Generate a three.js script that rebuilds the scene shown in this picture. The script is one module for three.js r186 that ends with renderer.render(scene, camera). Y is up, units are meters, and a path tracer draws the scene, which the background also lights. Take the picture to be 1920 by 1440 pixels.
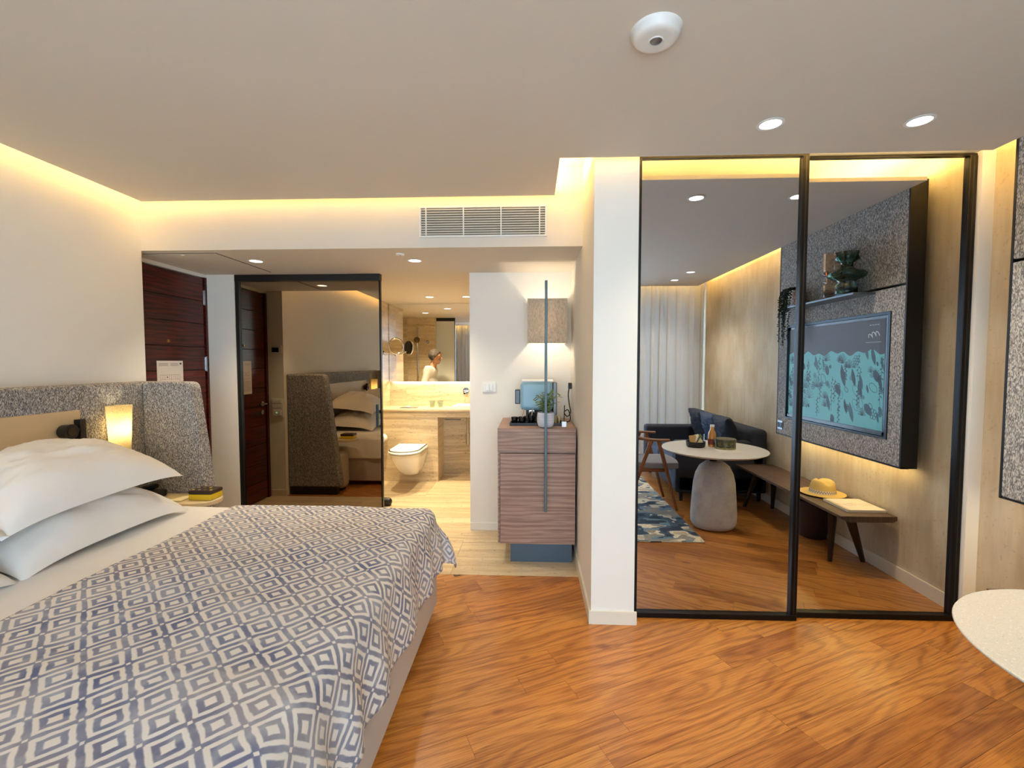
import * as THREE from 'three';
import { RoundedBoxGeometry } from 'three/addons/geometries/RoundedBoxGeometry.js';
import { mergeGeometries, mergeVertices } from 'three/addons/utils/BufferGeometryUtils.js';
import { MarchingCubes } from 'three/addons/objects/MarchingCubes.js';
import { RectAreaLightUniformsLib } from 'three/addons/lights/RectAreaLightUniformsLib.js';

RectAreaLightUniformsLib.init();
const scene = new THREE.Scene();
const renderer = new THREE.WebGLRenderer({ antialias: true });
renderer.toneMapping = THREE.LinearToneMapping;
renderer.toneMappingExposure = 0.92;
renderer.shadowMap.enabled = true;

// ---------- camera: 1.45 m above the floor, looking along -z, a little left and down
const camera = new THREE.PerspectiveCamera(80.07, 4 / 3, 0.05, 60);
camera.position.set(0, 1.45, 0);
camera.rotation.order = 'YXZ';
camera.rotation.set(THREE.MathUtils.degToRad(-2.67), THREE.MathUtils.degToRad(2.4), 0);
scene.add(camera);

// ---------- daylight: an evenly bright hazy sky that enters through the window behind the camera
scene.background = new THREE.Color().setRGB(0.66, 0.78, 1.0);
scene.backgroundIntensity = 10;

// ---------- lamps: warm strips in the ceiling coves; their strength is set here
const COVE = new THREE.Color().setRGB(1.0, 0.70, 0.24), COVE_POWER = 300;
const WARM = new THREE.Color().setRGB(1.0, 0.86, 0.66);
const DOWNLIGHT = 5.0, BATH_DOWN = 10, WALL_LAMP = 0.45, SCONCE = 0.32;
const BATH_WARM = new THREE.Color().setRGB(1.0, 0.80, 0.50);

// ---------- helpers
let seed = 12345;
const rnd = () => { seed = (seed * 1664525 + 1013904223) >>> 0; return seed / 4294967296; };
const rr = (a, b) => a + (b - a) * rnd();
const V = (x, y, z) => new THREE.Vector3(x, y, z);
const clamp = (x, a = 0, b = 1) => Math.min(b, Math.max(a, x));
const smooth = (a, b, x) => { const t = clamp((x - a) / (b - a)); return t * t * (3 - 2 * t); };
const lerp = (a, b, t) => a + (b - a) * t;

// periodic value noise
const TABLE = new Float32Array(65536); for (let i = 0; i < 65536; i++) TABLE[i] = rnd();
function vnoise(x, y, px, py, s = 0) {
  const xi = Math.floor(x), yi = Math.floor(y), fx = x - xi, fy = y - yi;
  const u = fx * fx * (3 - 2 * fx), v = fy * fy * (3 - 2 * fy);
  const X0 = ((xi % px) + px) % px, X1 = (X0 + 1) % px, Y0 = ((yi % py) + py) % py, Y1 = (Y0 + 1) % py;
  const h = (a, b) => TABLE[(a * 157 + b * 7919 + s * 3571) & 65535];
  return (h(X0, Y0) * (1 - u) + h(X1, Y0) * u) * (1 - v) + (h(X0, Y1) * (1 - u) + h(X1, Y1) * u) * v;
}
function fbm(x, y, px, py, oct = 4, s = 0) {
  let a = 0.5, t = 0, n = 0;
  for (let o = 0; o < oct; o++) { t += a * vnoise(x, y, px, py, s + o * 17); n += a; a *= 0.5; x *= 2; y *= 2; px *= 2; py *= 2; }
  return t / n;
}
// free (non periodic) 3d-ish noise for geometry
const n2 = (x, y, s = 0) => fbm(x + 500, y + 500, 4096, 4096, 3, s) * 2 - 1;

// colour texture; f(u, v) -> [r, g, b] 0..255; size in metres per tile
function tex(w, h, mu, mv, f, srgb = true) {
  const data = new Uint8Array(w * h * 4);
  for (let y = 0; y < h; y++) for (let x = 0; x < w; x++) {
    const c = f((x + 0.5) / w, (y + 0.5) / h), i = (y * w + x) * 4;
    data[i] = clamp(c[0], 0, 255); data[i + 1] = clamp(c[1], 0, 255); data[i + 2] = clamp(c[2], 0, 255); data[i + 3] = 255;
  }
  const t = new THREE.DataTexture(data, w, h, THREE.RGBAFormat);
  t.wrapS = t.wrapT = THREE.RepeatWrapping; t.magFilter = THREE.LinearFilter; t.minFilter = THREE.LinearMipmapLinearFilter;
  t.repeat.set(1 / mu, 1 / mv); t.generateMipmaps = true;
  if (srgb) t.colorSpace = THREE.SRGBColorSpace;
  t.needsUpdate = true;
  return t;
}
const mix3 = (a, b, t) => [a[0] + (b[0] - a[0]) * t, a[1] + (b[1] - a[1]) * t, a[2] + (b[2] - a[2]) * t];
function canvasTex(w, h, draw) {
  const c = document.createElement('canvas'); c.width = w; c.height = h;
  draw(c.getContext('2d'), w, h);
  const t = new THREE.CanvasTexture(c); t.colorSpace = THREE.SRGBColorSpace; t.magFilter = THREE.LinearFilter;
  return t;
}
const std = (color, roughness = 0.6, o = {}) => { const { lin, ...rest } = o; const m = new THREE.MeshStandardMaterial({ roughness, ...rest }); if (Array.isArray(color)) m.color.setRGB(...color); else m.color.set(color); return m; };
const phys = (color, roughness = 0.6, o = {}) => { const m = new THREE.MeshPhysicalMaterial({ roughness, ...o }); if (Array.isArray(color)) m.color.setRGB(...color); else m.color.set(color); return m; };

// uv in metres from position, by the main axis of the normal; turn = true swaps u and v
function metric(geo, turn = false, ou = 0, ov = 0) {
  const g = geo.index ? geo.toNonIndexed() : geo;
  const p = g.attributes.position, n = g.attributes.normal, uv = new Float32Array(p.count * 2);
  for (let i = 0; i < p.count; i += 3) {
    let ax = 0, ay = 0, az = 0;
    for (let k = 0; k < 3; k++) { ax += n.getX(i + k); ay += n.getY(i + k); az += n.getZ(i + k); }
    ax = Math.abs(ax); ay = Math.abs(ay); az = Math.abs(az);
    for (let k = 0; k < 3; k++) {
      const x = p.getX(i + k), y = p.getY(i + k), z = p.getZ(i + k);
      let u, v;
      if (ax >= ay && ax >= az) { u = z; v = y; } else if (ay >= az) { u = x; v = z; } else { u = x; v = y; }
      if (turn) [u, v] = [v, u];
      uv[(i + k) * 2] = u + ou; uv[(i + k) * 2 + 1] = v + ov;
    }
  }
  g.setAttribute('uv', new THREE.BufferAttribute(uv, 2));
  return g;
}
// boxes given by their sides; d is the distance in front of the camera (z = -d)
const bx = (x0, x1, y0, y1, d0, d1, r = 0, turn = false) => {
  const w = x1 - x0, h = y1 - y0, t = d1 - d0;
  const g = r > 0 ? new RoundedBoxGeometry(w, h, t, 3, Math.min(r, w / 2.01, h / 2.01, t / 2.01)) : new THREE.BoxGeometry(w, h, t);
  g.translate((x0 + x1) / 2, (y0 + y1) / 2, -(d0 + d1) / 2);
  return metric(g, turn);
};
const cyl = (x, y0, y1, d, r0, r1 = r0, n = 32) => new THREE.CylinderGeometry(r1, r0, y1 - y0, n).translate(x, (y0 + y1) / 2, -d);
const lathe = (x, y, d, pts, n = 40) => new THREE.LatheGeometry(pts.map(([r, h]) => new THREE.Vector2(r, h)), n).translate(x, y, -d);
const tube = (pts, r, n = 24, rs = 8) => new THREE.TubeGeometry(new THREE.CatmullRomCurve3(pts), n, r, rs, false);
// tapered bar between two points
function bar(a, b, r0, r1 = r0, n = 12, flat = 1) {
  const dir = b.clone().sub(a), L = dir.length();
  const g = new THREE.CylinderGeometry(r1, r0, L, n); g.scale(1, 1, flat);
  g.applyQuaternion(new THREE.Quaternion().setFromUnitVectors(V(0, 1, 0), dir.normalize()));
  const m = a.clone().add(b).multiplyScalar(0.5); g.translate(m.x, m.y, m.z);
  return g;
}
const merge = (list) => mergeGeometries(list.map((g) => { const q = g.index ? g.toNonIndexed() : g; for (const k of Object.keys(q.attributes)) if (!['position', 'normal', 'uv'].includes(k)) q.deleteAttribute(k); return q; }));
// closed thin shell around a surface f(u, v) -> Vector3
function shell(f, nu, nv, th, uvf) {
  const P = [], N = [], idx = [], uv = [];
  const e = 1e-3;
  for (let j = 0; j <= nv; j++) for (let i = 0; i <= nu; i++) {
    const u = i / nu, v = j / nv, p = f(u, v);
    const a = f(Math.min(1, u + e), v).sub(f(Math.max(0, u - e), v)), b = f(u, Math.min(1, v + e)).sub(f(u, Math.max(0, v - e)));
    P.push(p); N.push(a.cross(b).normalize()); uv.push(...(uvf ? uvf(u, v) : [u, v]));
  }
  const n = P.length, pos = new Float32Array(n * 6), W = nu + 1;
  for (let i = 0; i < n; i++) { pos.set([P[i].x, P[i].y, P[i].z], i * 3); pos.set([P[i].x - N[i].x * th, P[i].y - N[i].y * th, P[i].z - N[i].z * th], (n + i) * 3); }
  for (let j = 0; j < nv; j++) for (let i = 0; i < nu; i++) {
    const a = j * W + i, b = a + 1, c = a + W, d = c + 1;
    idx.push(a, b, d, a, d, c, n + a, n + d, n + b, n + a, n + c, n + d);
  }
  const edge = (list) => { for (let k = 0; k + 1 < list.length; k++) { const a = list[k], b = list[k + 1]; idx.push(a, n + a, b, b, n + a, n + b); } };
  const rowT = [], rowB = [], cl = [], cr = [];
  for (let i = 0; i <= nu; i++) { rowT.push(i); rowB.push(nv * W + nu - i); }
  for (let j = 0; j <= nv; j++) { cl.push((nv - j) * W); cr.push(j * W + nu); }
  edge(rowT); edge(rowB); edge(cl); edge(cr);
  const g = new THREE.BufferGeometry();
  g.setAttribute('position', new THREE.BufferAttribute(pos, 3));
  g.setAttribute('uv', new THREE.BufferAttribute(new Float32Array([...uv, ...uv]), 2));
  g.setIndex(idx); g.computeVertexNormals();
  return g;
}

const BASE = new Map(), used = new Set();
function numbered(name) { let n = name, k = 0; while (used.has(n)) n = name + '_' + String(++k).padStart(3, '0'); used.add(n); return n; }
function thing(name, label, category, [x, y, d], group, kind) {
  const o = new THREE.Group(); o.name = numbered(name); o.position.set(x, y, -d); scene.add(o);
  o.userData = { label, category }; if (group) o.userData.group = group; if (kind) o.userData.kind = kind;
  BASE.set(o, o.position.clone());
  return o;
}
function part(parent, name, geo, material, label) {          // geometry in world coordinates; it is moved into the thing's own frame
  const b = BASE.get(parent); geo.translate(-b.x, -b.y, -b.z);
  const m = new THREE.Mesh(geo, material); m.name = name; m.castShadow = m.receiveShadow = true;
  if (label) m.userData.label = label;
  parent.add(m); BASE.set(m, b);
  return m;
}
const structure = (name, label, category, at = [0, 0, 0]) => thing(name, label, category, at, null, 'structure');
function solid(name, label, category, geo, material) {         // a piece of the setting that is one mesh
  const m = new THREE.Mesh(geo, material); m.name = numbered(name); m.castShadow = m.receiveShadow = true;
  geo.computeBoundingBox(); const c = geo.boundingBox; const at = V((c.min.x + c.max.x) / 2, c.min.y, (c.min.z + c.max.z) / 2);
  geo.translate(-at.x, -at.y, -at.z); m.position.copy(at);
  m.userData = { label, category, kind: 'structure' }; scene.add(m); BASE.set(m, at);
  return m;
}
function copy(o, [x, y, d], label, group) {
  const c = o.clone(); c.name = numbered(o.name.replace(/_\d{3}$/, '')); c.position.set(x, y, -d);
  c.userData = { ...o.userData, label }; if (group) c.userData.group = group; scene.add(c); return c;
}
function area(color, intensity, w, h, at, towards) {
  const l = new THREE.RectAreaLight(color, intensity, w, h); l.position.copy(at); l.lookAt(towards); scene.add(l); return l;
}

// ---------- materials
const grain = (u, v, s, pu, pv, warp) => {                    // wood grain along u
  const w = fbm(u * pu, v * pv, pu, pv, 4, s), r = fbm(u * pu * 2, v * pv * 8, pu * 2, pv * 8, 3, s + 5);
  const ring = 0.5 + 0.5 * Math.sin((v * pv * 3 + w * warp) * Math.PI * 2);
  return [ring, r, w];
};
const T = {};
T.floor = tex(2048, 1024, 3.2, 0.8, (u, v) => {
  const w = fbm(u * 4, v * 4, 4, 4, 3, 3), w2 = fbm(u * 16, v * 24, 16, 24, 2, 5), big = fbm(u * 6, v * 7, 6, 7, 3, 31);
  const ring = 0.5 + 0.5 * Math.sin((v * 14 + w * 7 + w2 * 0.5) * Math.PI * 2), fine = fbm(u * 14, v * 200, 14, 200, 3, 9), hair = fbm(u * 40, v * 400, 40, 400, 2, 12);
  let c = mix3([198, 135, 64], [142, 84, 35], clamp(Math.pow(ring, 2) * 0.55 + (fine - 0.5) * 1.1 + (big - 0.45) * 0.8));
  c = mix3(c, [98, 50, 22], clamp((hair - 0.56) * 2.2) * 0.6);
  const k = fbm(u * 20, v * 14, 20, 14, 2, 44); if (k > 0.8) c = mix3(c, [104, 54, 26], (k - 0.8) * 4);
  return c;
});
T.rosewood = tex(512, 512, 0.8, 0.8, (u, v) => {
  const [ring, r, w] = grain(u, v, 8, 2, 7, 1.6), fine = fbm(u * 5, v * 150, 5, 150, 2, 19);
  return mix3(mix3([104, 30, 20], [42, 8, 7], clamp(ring * 0.5 + (r - 0.5) * 1.3)), [20, 3, 4], clamp((fine - 0.5) * 2));
});
T.walnut = tex(1024, 512, 1.2, 0.6, (u, v) => {
  const [ring, r, w] = grain(u, v, 21, 2, 6, 2.2), fine = fbm(u * 8, v * 180, 8, 180, 2, 29);
  return mix3(mix3([176, 144, 124], [140, 108, 92], clamp(ring * 0.8 + (r - 0.5) * 1.1)), [110, 82, 70], clamp((fine - 0.5) * 1.3));
});
T.bench = tex(512, 512, 1.0, 0.5, (u, v) => {
  const [ring, r] = grain(u, v, 41, 2, 5, 1.4), fine = fbm(u * 6, v * 140, 6, 140, 2, 49);
  return mix3(mix3([98, 74, 60], [66, 48, 40], clamp(ring * 0.5 + (r - 0.5) * 1.2)), [44, 32, 28], clamp((fine - 0.5) * 1.8));
});
T.chair = tex(256, 256, 0.5, 0.25, (u, v) => { const [ring, r] = grain(u, v, 51, 2, 4, 1); return mix3([150, 92, 52], [108, 62, 34], clamp(ring * 0.6 + (r - 0.5))); });
T.travertine = tex(1024, 1024, 1.6, 1.2, (u, v) => {
  const w = fbm(u * 3, v * 5, 3, 5, 3, 61), band = fbm(u * 2, v * 34 + w * 2.4, 2, 64, 4, 63), fine = fbm(u * 24, v * 120, 24, 120, 3, 65), pit = fbm(u * 60, v * 150, 60, 150, 2, 67);
  let c = mix3([222, 204, 170], [182, 158, 124], clamp((band - 0.3) * 1.5)); c = mix3(c, [230, 216, 188], clamp((fine - 0.5) * 1.2));
  return pit > 0.74 ? mix3(c, [140, 114, 84], (pit - 0.74) * 4) : c;
});
T.veneer = tex(1024, 1024, 1.3, 1.3, (u, v) => {                // stone-like wall covering, grain upright
  const a = fbm(u * 4, v * 3, 4, 3, 4, 71), st = fbm(u * 70, v * 7, 70, 7, 3, 73), sp = fbm(u * 80, v * 80, 80, 80, 2, 75), b = fbm(u * 10, v * 4, 10, 4, 3, 77);
  let c = mix3([210, 196, 170], [178, 158, 128], clamp(a * 1.5 - 0.25 + (st - 0.5) * 0.5 + (b - 0.5) * 0.5));
  return sp > 0.72 ? mix3(c, [160, 140, 114], (sp - 0.72) * 2) : c;
});
const tweed = (pu, pv, cols, s) => (u, v) => {
  const w = fbm(u * pu / 4, v * pv / 4, pu / 4, pv / 4, 2, s + 9) * 2, a = vnoise(u * pu + w, v * pv, pu, pv, s), b = vnoise(u * pu * 2, v * pv * 2, pu * 2, pv * 2, s + 3);
  const k = clamp((a * 0.75 + b * 0.35 - 0.3) * 2.0);
  return k < 0.5 ? mix3(cols[0], cols[1], k * 2) : mix3(cols[1], cols[2], k * 2 - 1);
};
T.tweed = tex(1024, 1024, 0.8, 0.8, tweed(400, 130, [[78, 78, 84], [134, 130, 127], [194, 190, 184]], 81));
T.tweedFine = tex(1024, 1024, 1.0, 1.0, tweed(320, 120, [[104, 103, 103], [152, 148, 143], [198, 195, 190]], 91));
T.linen = tex(512, 512, 0.3, 0.3, (u, v) => { const a = vnoise(u * 160, v * 24, 160, 24, 101), b = vnoise(u * 24, v * 160, 24, 160, 103), c = fbm(u * 40, v * 16, 40, 16, 2, 105); const k = clamp(0.2 + a * 0.4 + b * 0.3 + (c - 0.5) * 0.9); return mix3([186, 172, 154], [232, 225, 212], k); });
T.cloth = tex(512, 512, 0.05, 0.05, (u, v) => { const k = 120 + 60 * Math.sin(u * Math.PI * 64) * 0.5 + 60 * Math.sin(v * Math.PI * 64) * 0.5 + 30 * vnoise(u * 64, v * 64, 64, 64, 5); return [k, k, k]; }, false);
T.plaster = tex(512, 512, 0.8, 0.8, (u, v) => { const k = 120 + 110 * (fbm(u * 60, v * 60, 60, 60, 3, 7) - 0.5); return [k, k, k]; }, false);
T.terrazzo = tex(512, 512, 0.3, 0.3, (u, v) => { const a = vnoise(u * 90, v * 90, 90, 90, 111), b = fbm(u * 160, v * 160, 160, 160, 2, 113); let c = mix3([226, 220, 208], [206, 198, 184], b); if (a > 0.86) c = mix3(c, [168, 158, 142], (a - 0.86) * 6); if (a < 0.1) c = [240, 236, 228]; return c; });
T.concrete = tex(512, 512, 0.5, 0.5, (u, v) => { const a = fbm(u * 5, v * 5, 5, 5, 5, 121), b = fbm(u * 90, v * 90, 90, 90, 2, 123); return mix3([212, 210, 208], [178, 176, 175], clamp(a * 1.3 - 0.2 + (b - 0.5) * 0.5)); });
T.coverlet = tex(2048, 2048, 1.56, 1.56, (u, v) => {
  // lattice of nested diamonds, long way along the bed, woven in washed blue-grey on ecru
  let x = u * 1.56, z = v * 1.56;
  x += (fbm(u * 70, v * 70, 70, 70, 2, 131) - 0.5) * 0.006; z += (fbm(u * 70, v * 70, 70, 70, 2, 133) - 0.5) * 0.006;
  const A = x / 0.26 + z / 0.26, B = x / 0.26 - z / 0.26;
  const near = (a, o) => Math.abs(((a - o) % 1 + 1.5) % 1 - 0.5);
  const d1 = Math.max(near(A, 0), near(B, 0)), d2 = Math.max(near(A, 0.5), near(B, 0.5)), d3 = Math.min(Math.max(near(A, 0.5), near(B, 0)), Math.max(near(A, 0), near(B, 0.5)));
  const e = 0.012, bandf = (d, a, b) => smooth(a - e, a + e, d) * (1 - smooth(b - e, b + e, d));
  let g = Math.max(bandf(d1, 0.215, 0.295), bandf(d2, 0.215, 0.295), bandf(d1, 0.07, 0.145), bandf(d2, 0.07, 0.145), bandf(d3, 0.07, 0.14));
  const q = Math.max(near(A, 0.25) % 0.5, near(B, 0.25) % 0.5), q2 = Math.max(Math.min(near(A, 0.25), near(A, 0.75)), Math.min(near(B, 0.25), near(B, 0.75)));
  g = Math.max(g, (1 - smooth(0.05 - e, 0.05 + e, q2))); g *= smooth(0.022, 0.034, q2);
  const wash = fbm(u * 14, v * 14, 14, 14, 4, 135), tone = fbm(u * 40, v * 40, 40, 40, 3, 137), warm = fbm(u * 6, v * 6, 6, 6, 2, 139);
  let ink = mix3([154, 155, 168], [92, 100, 136], clamp((wash - 0.36) * 2.4)); ink = mix3(ink, [144, 132, 134], clamp((warm - 0.5) * 1.8)); ink = mix3(ink, [190, 192, 194], clamp((tone - 0.5) * 1.6));
  return mix3([234, 226, 216], ink, g * 0.95);
});
T.rug = tex(1024, 1024, 1.7, 1.7, (u, v) => {
  const w = fbm(u * 20, v * 20, 20, 20, 2, 141) * 1.1, a = fbm(u * 14 + w, v * 18, 14, 18, 2, 143), b = fbm(u * 12, v * 16 + w, 12, 16, 2, 145), t = vnoise(u * 300, v * 300, 300, 300, 147);
  let c = [228, 212, 180];
  if (a > 0.54) c = [72, 92, 110]; else if (b > 0.58) c = [150, 142, 130]; else if (a < 0.34) c = [190, 176, 150];
  if (a > 0.54 && b > 0.56) c = [112, 136, 150]; if (a > 0.68) c = [48, 62, 78];
  return c.map((k) => k * (0.86 + 0.22 * t));
});
T.hat = tex(256, 256, 0.1, 0.1, (u, v) => { const k = 0.5 + 0.5 * Math.sin(u * Math.PI * 40) * Math.sin(v * Math.PI * 40); return mix3([196, 160, 84], [232, 204, 128], k); });

const M = {
  wall: std('#ece6da', 0.85, { bumpMap: T.plaster, bumpScale: 0.0006 }),
  ceiling: std('#d6ccbd', 0.9, { bumpMap: T.plaster, bumpScale: 0.0004 }),
  skirting: std('#e2d8c4', 0.5),
  black: std('#0b0b0d', 0.45), blackGloss: std('#060608', 0.18), blackMetal: std('#1a1818', 0.32, { metalness: 0.7 }),
  chrome: std('#c9c9c8', 0.12, { metalness: 1 }), steel: std('#8f9498', 0.3, { metalness: 1 }),
  mirror: std([0.60, 0.62, 0.66], 0.0, { metalness: 1 }), mirrorBronze: std([0.36, 0.29, 0.21], 0.015, { metalness: 1 }), mirrorClear: std([0.86, 0.87, 0.86], 0.0, { metalness: 1 }),
  white: std('#e9e7e2', 0.4), plasticWhite: std('#e4e0d8', 0.35), ceramic: phys('#f0ede8', 0.12, { clearcoat: 0.6 }),
  rosewood: [1, 0.8, 1.15].map((k) => std([k, k * 0.96, k * 0.94], 0.3, { map: T.rosewood })),
  walnut: std('#ffffff', 0.5, { map: T.walnut }), benchWood: std('#ffffff', 0.5, { map: T.bench }), chairWood: std('#ffffff', 0.45, { map: T.chair }),
  travertine: [1, 0.94, 0.98].map((k) => std([k, k, k * 0.98], 0.3, { map: T.travertine })),
  veneer: std('#ffffff', 0.75, { map: T.veneer }),
  tweed: std('#ffffff', 0.95, { map: T.tweed, bumpMap: T.tweed, bumpScale: 0.001 }), tweedFine: std('#ffffff', 0.95, { map: T.tweedFine, bumpMap: T.tweedFine, bumpScale: 0.0015 }),
  sheet: std('#eee9e2', 0.8, { bumpMap: T.cloth, bumpScale: 0.0002 }), bedBase: std('#c3b8b0', 0.9, { bumpMap: T.cloth, bumpScale: 0.0008 }),
  coverlet: std('#ffffff', 0.9, { map: T.coverlet, bumpMap: T.cloth, bumpScale: 0.0006 }),
  leather: std('#cbb089', 0.5), rug: std('#ffffff', 1, { map: T.rug }), terrazzo: std('#ffffff', 0.35, { map: T.terrazzo }), concrete: std('#ffffff', 0.8, { map: T.concrete }),
  navy: std('#262c3b', 0.85, { bumpMap: T.cloth, bumpScale: 0.0008 }), navyBlue: std('#3b475e', 0.85, { bumpMap: T.cloth, bumpScale: 0.0008 }),
  greyFabric: std('#8e8d90', 0.9, { bumpMap: T.cloth, bumpScale: 0.0008 }),
  curtain: phys('#dcd8d2', 0.95, { transmission: 0.4, thickness: 0 }),
  leaf: phys('#587a30', 0.6, { transmission: 0.25, thickness: 0 }), leafPale: phys('#a3b26a', 0.6, { transmission: 0.25, thickness: 0 }), leafDark: std('#1c2a17', 0.6),
  glass: phys('#f4fbfa', 0.02, { transmission: 1, thickness: 0, ior: 1.5 }), paper: std('#ece4d2', 0.8), cardCream: std('#ddcf9f', 0.8),
  brown: std('#2a1c16', 0.6), brass: std('#a8854a', 0.35, { metalness: 0.8 }), yellow: std('#d8b81e', 0.6), tan: std('#b59a72', 0.6),
};
M.plank = [[1, 1, 1], [0.9, 0.84, 0.78], [1.06, 1.03, 0.98], [0.8, 0.7, 0.64], [0.95, 0.9, 0.86], [1.03, 0.95, 0.84], [1, 0.98, 0.94]].map((c) => phys(c, 0.3, { map: T.floor, bumpMap: T.floor, bumpScale: 0.0003, clearcoat: 0.25, clearcoatRoughness: 0.18 }));
const glow = (r, g, b, k) => new THREE.MeshStandardMaterial({ color: 0x222222, emissive: new THREE.Color().setRGB(r, g, b), emissiveIntensity: k });
M.led = glow(1, 0.8, 0.42, 4); M.lampFace = glow(1, 0.93, 0.8, 6); M.bulb = glow(1, 0.86, 0.62, 8);

// =====================================================================================
// SETTING
// =====================================================================================
const XL = -2.66, XR = 2.46, H = 2.51, HT = 2.72, HALL = 2.213, REAR = -1.62;   // REAR: d of the window wall (behind the camera)
const MD = 2.585;                                                                // d of the wardrobe mirrors

// wood floor, planks laid at a slant
{
  const fl = structure('floor', 'glossy orange-brown hardwood floor laid diagonally in the bedroom', 'floor', [0, 0, 0.7]);
  part(fl, 'subfloor', bx(XL - 0.3, XR + 0.3, -0.2, -0.016, REAR - 0.4, 3.05), std('#3a2414', 0.8));
  const ang = THREE.MathUtils.degToRad(25.2), c = Math.cos(ang), s = Math.sin(ang), W = 0.118;
  const clip = (poly, f) => { const out = []; for (let i = 0; i < poly.length; i++) { const a = poly[i], b = poly[(i + 1) % poly.length], fa = f(a), fb = f(b); if (fa >= 0) out.push(a); if ((fa >= 0) !== (fb >= 0)) { const t = fa / (fa - fb); out.push([a[0] + (b[0] - a[0]) * t, a[1] + (b[1] - a[1]) * t]); } } return out; };
  const x0 = XL, x1 = XR, d0 = REAR, d1 = 3.048;
  for (let k = -40; k < 60; k++) {
    const n0 = k * W, n1 = n0 + W - 0.0012;
    let t = -6 + rr(0, 1);
    while (t < 6) {
      const L = rr(0.75, 1.7), t0 = t, t1 = t + L - 0.0012; t += L;
      let poly = [[t0, n0], [t1, n0], [t1, n1], [t0, n1]].map(([a, b]) => [a * c - b * s, a * s + b * c]);   // (x, d)
      for (const f of [(p) => p[0] - x0, (p) => x1 - p[0], (p) => p[1] - d0, (p) => d1 - p[1]]) { poly = clip(poly, f); if (poly.length < 3) break; }
      if (poly.length < 3) continue;
      let ar = 0; poly.forEach((p, i) => { const q = poly[(i + 1) % poly.length]; ar += p[0] * q[1] - q[0] * p[1]; }); if (Math.abs(ar) < 0.004) continue;
      const n = poly.length, pos = [], uv = [], nor = [], idx = [], ou = rr(0, 3.2), ov = rr(0, 0.8);
      const put = (p, y, nn) => { pos.push(p[0], y, -p[1]); nor.push(...nn); uv.push((p[0] * c + p[1] * s) + ou, (-p[0] * s + p[1] * c) - n0 + ov); };
      poly.forEach((p) => put(p, 0, [0, 1, 0]));
      for (let i = 1; i < n - 1; i++) idx.push(0, i, i + 1);
      poly.forEach((p, i) => { const q = poly[(i + 1) % n], e = [q[0] - p[0], q[1] - p[1]], l = Math.hypot(...e) || 1, nn = [e[1] / l, 0, e[0] / l]; const b = pos.length / 3; put(p, 0, nn); put(q, 0, nn); put(q, -0.015, nn); put(p, -0.015, nn); idx.push(b, b + 2, b + 1, b, b + 3, b + 2); });
      const g = new THREE.BufferGeometry(); g.setAttribute('position', new THREE.Float32BufferAttribute(pos, 3)); g.setAttribute('normal', new THREE.Float32BufferAttribute(nor, 3)); g.setAttribute('uv', new THREE.Float32BufferAttribute(uv, 2)); g.setIndex(idx);
      part(fl, 'plank', g, M.plank[Math.floor(rnd() * M.plank.length)]);
    }
  }
}
// travertine floor of the hall and bathroom
{
  const fl = structure('floor', 'pale travertine slab floor of the hall and bathroom', 'floor', [-1.2, 0, 4.4]);
  part(fl, 'subfloor', bx(-2.95, 0.6, -0.2, -0.016, 3.05, 6.1), std('#8a7a60', 0.9));
  let r = 0;
  for (let d = 3.05; d < 5.9; d += 0.6, r++) for (let x = -2.95 - (r % 2) * 0.6; x < 0.5; x += 1.2) {
    const a = Math.max(x, -2.95), b = Math.min(x + 1.1985, 0.5); if (b - a < 0.05) continue;
    part(fl, 'slab', metric(bx(a, b, -0.015, 0, d + 0.0008, Math.min(d + 0.5985, 5.95)), false, rr(0, 2), rr(0, 2)), M.travertine[Math.floor(rnd() * 3)]);
  }
}
// walls
solid('wall_left', 'off-white wall behind the bed headboard', 'wall', bx(-2.95, XL, 0, HT, REAR - 0.2, 3.05), M.wall);
solid('wall_entry', 'white wall holding the dark red entrance door', 'wall', merge([bx(-2.99, -2.86, 0, HALL, 3.05, 4.0), bx(-2.86, -2.83, 2.185, HALL, 3.05, 3.9)]), M.wall);
solid('wall_back', 'white wall panel between the red door and the bronze mirror door', 'wall', bx(-2.95, -2.58, 0, HALL, 3.90, 4.02), M.wall);
solid('wall_lamp', 'white wall with the square lamp above the walnut cabinet', 'wall', bx(-0.526, 0.335, 0, HALL, 3.90, 4.02), M.wall);
solid('wall_pillar', 'white partition wall ending in a pillar beside the mirrors', 'wall', bx(0.335, 0.572, 0, HT, 2.50, 4.0), M.wall);
solid('wall_wardrobe', 'white wall enclosing the wardrobe behind the mirrored doors', 'wall', merge([bx(0.572, 2.75, 0, HT, 2.70, 2.78), bx(0.572, XR, 2.578, HT, 2.575, 2.70)]), M.wall);
solid('wall_right', 'beige stone-like clad wall behind the television panel', 'wall', bx(XR, XR + 0.25, 0, HT, REAR - 0.2, 2.58), M.veneer);
solid('trim_1', 'white jamb beside the right mirrored door', 'trim', bx(2.392, XR + 0.25, 0, 2.578, 2.58, 2.70), M.wall);
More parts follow.
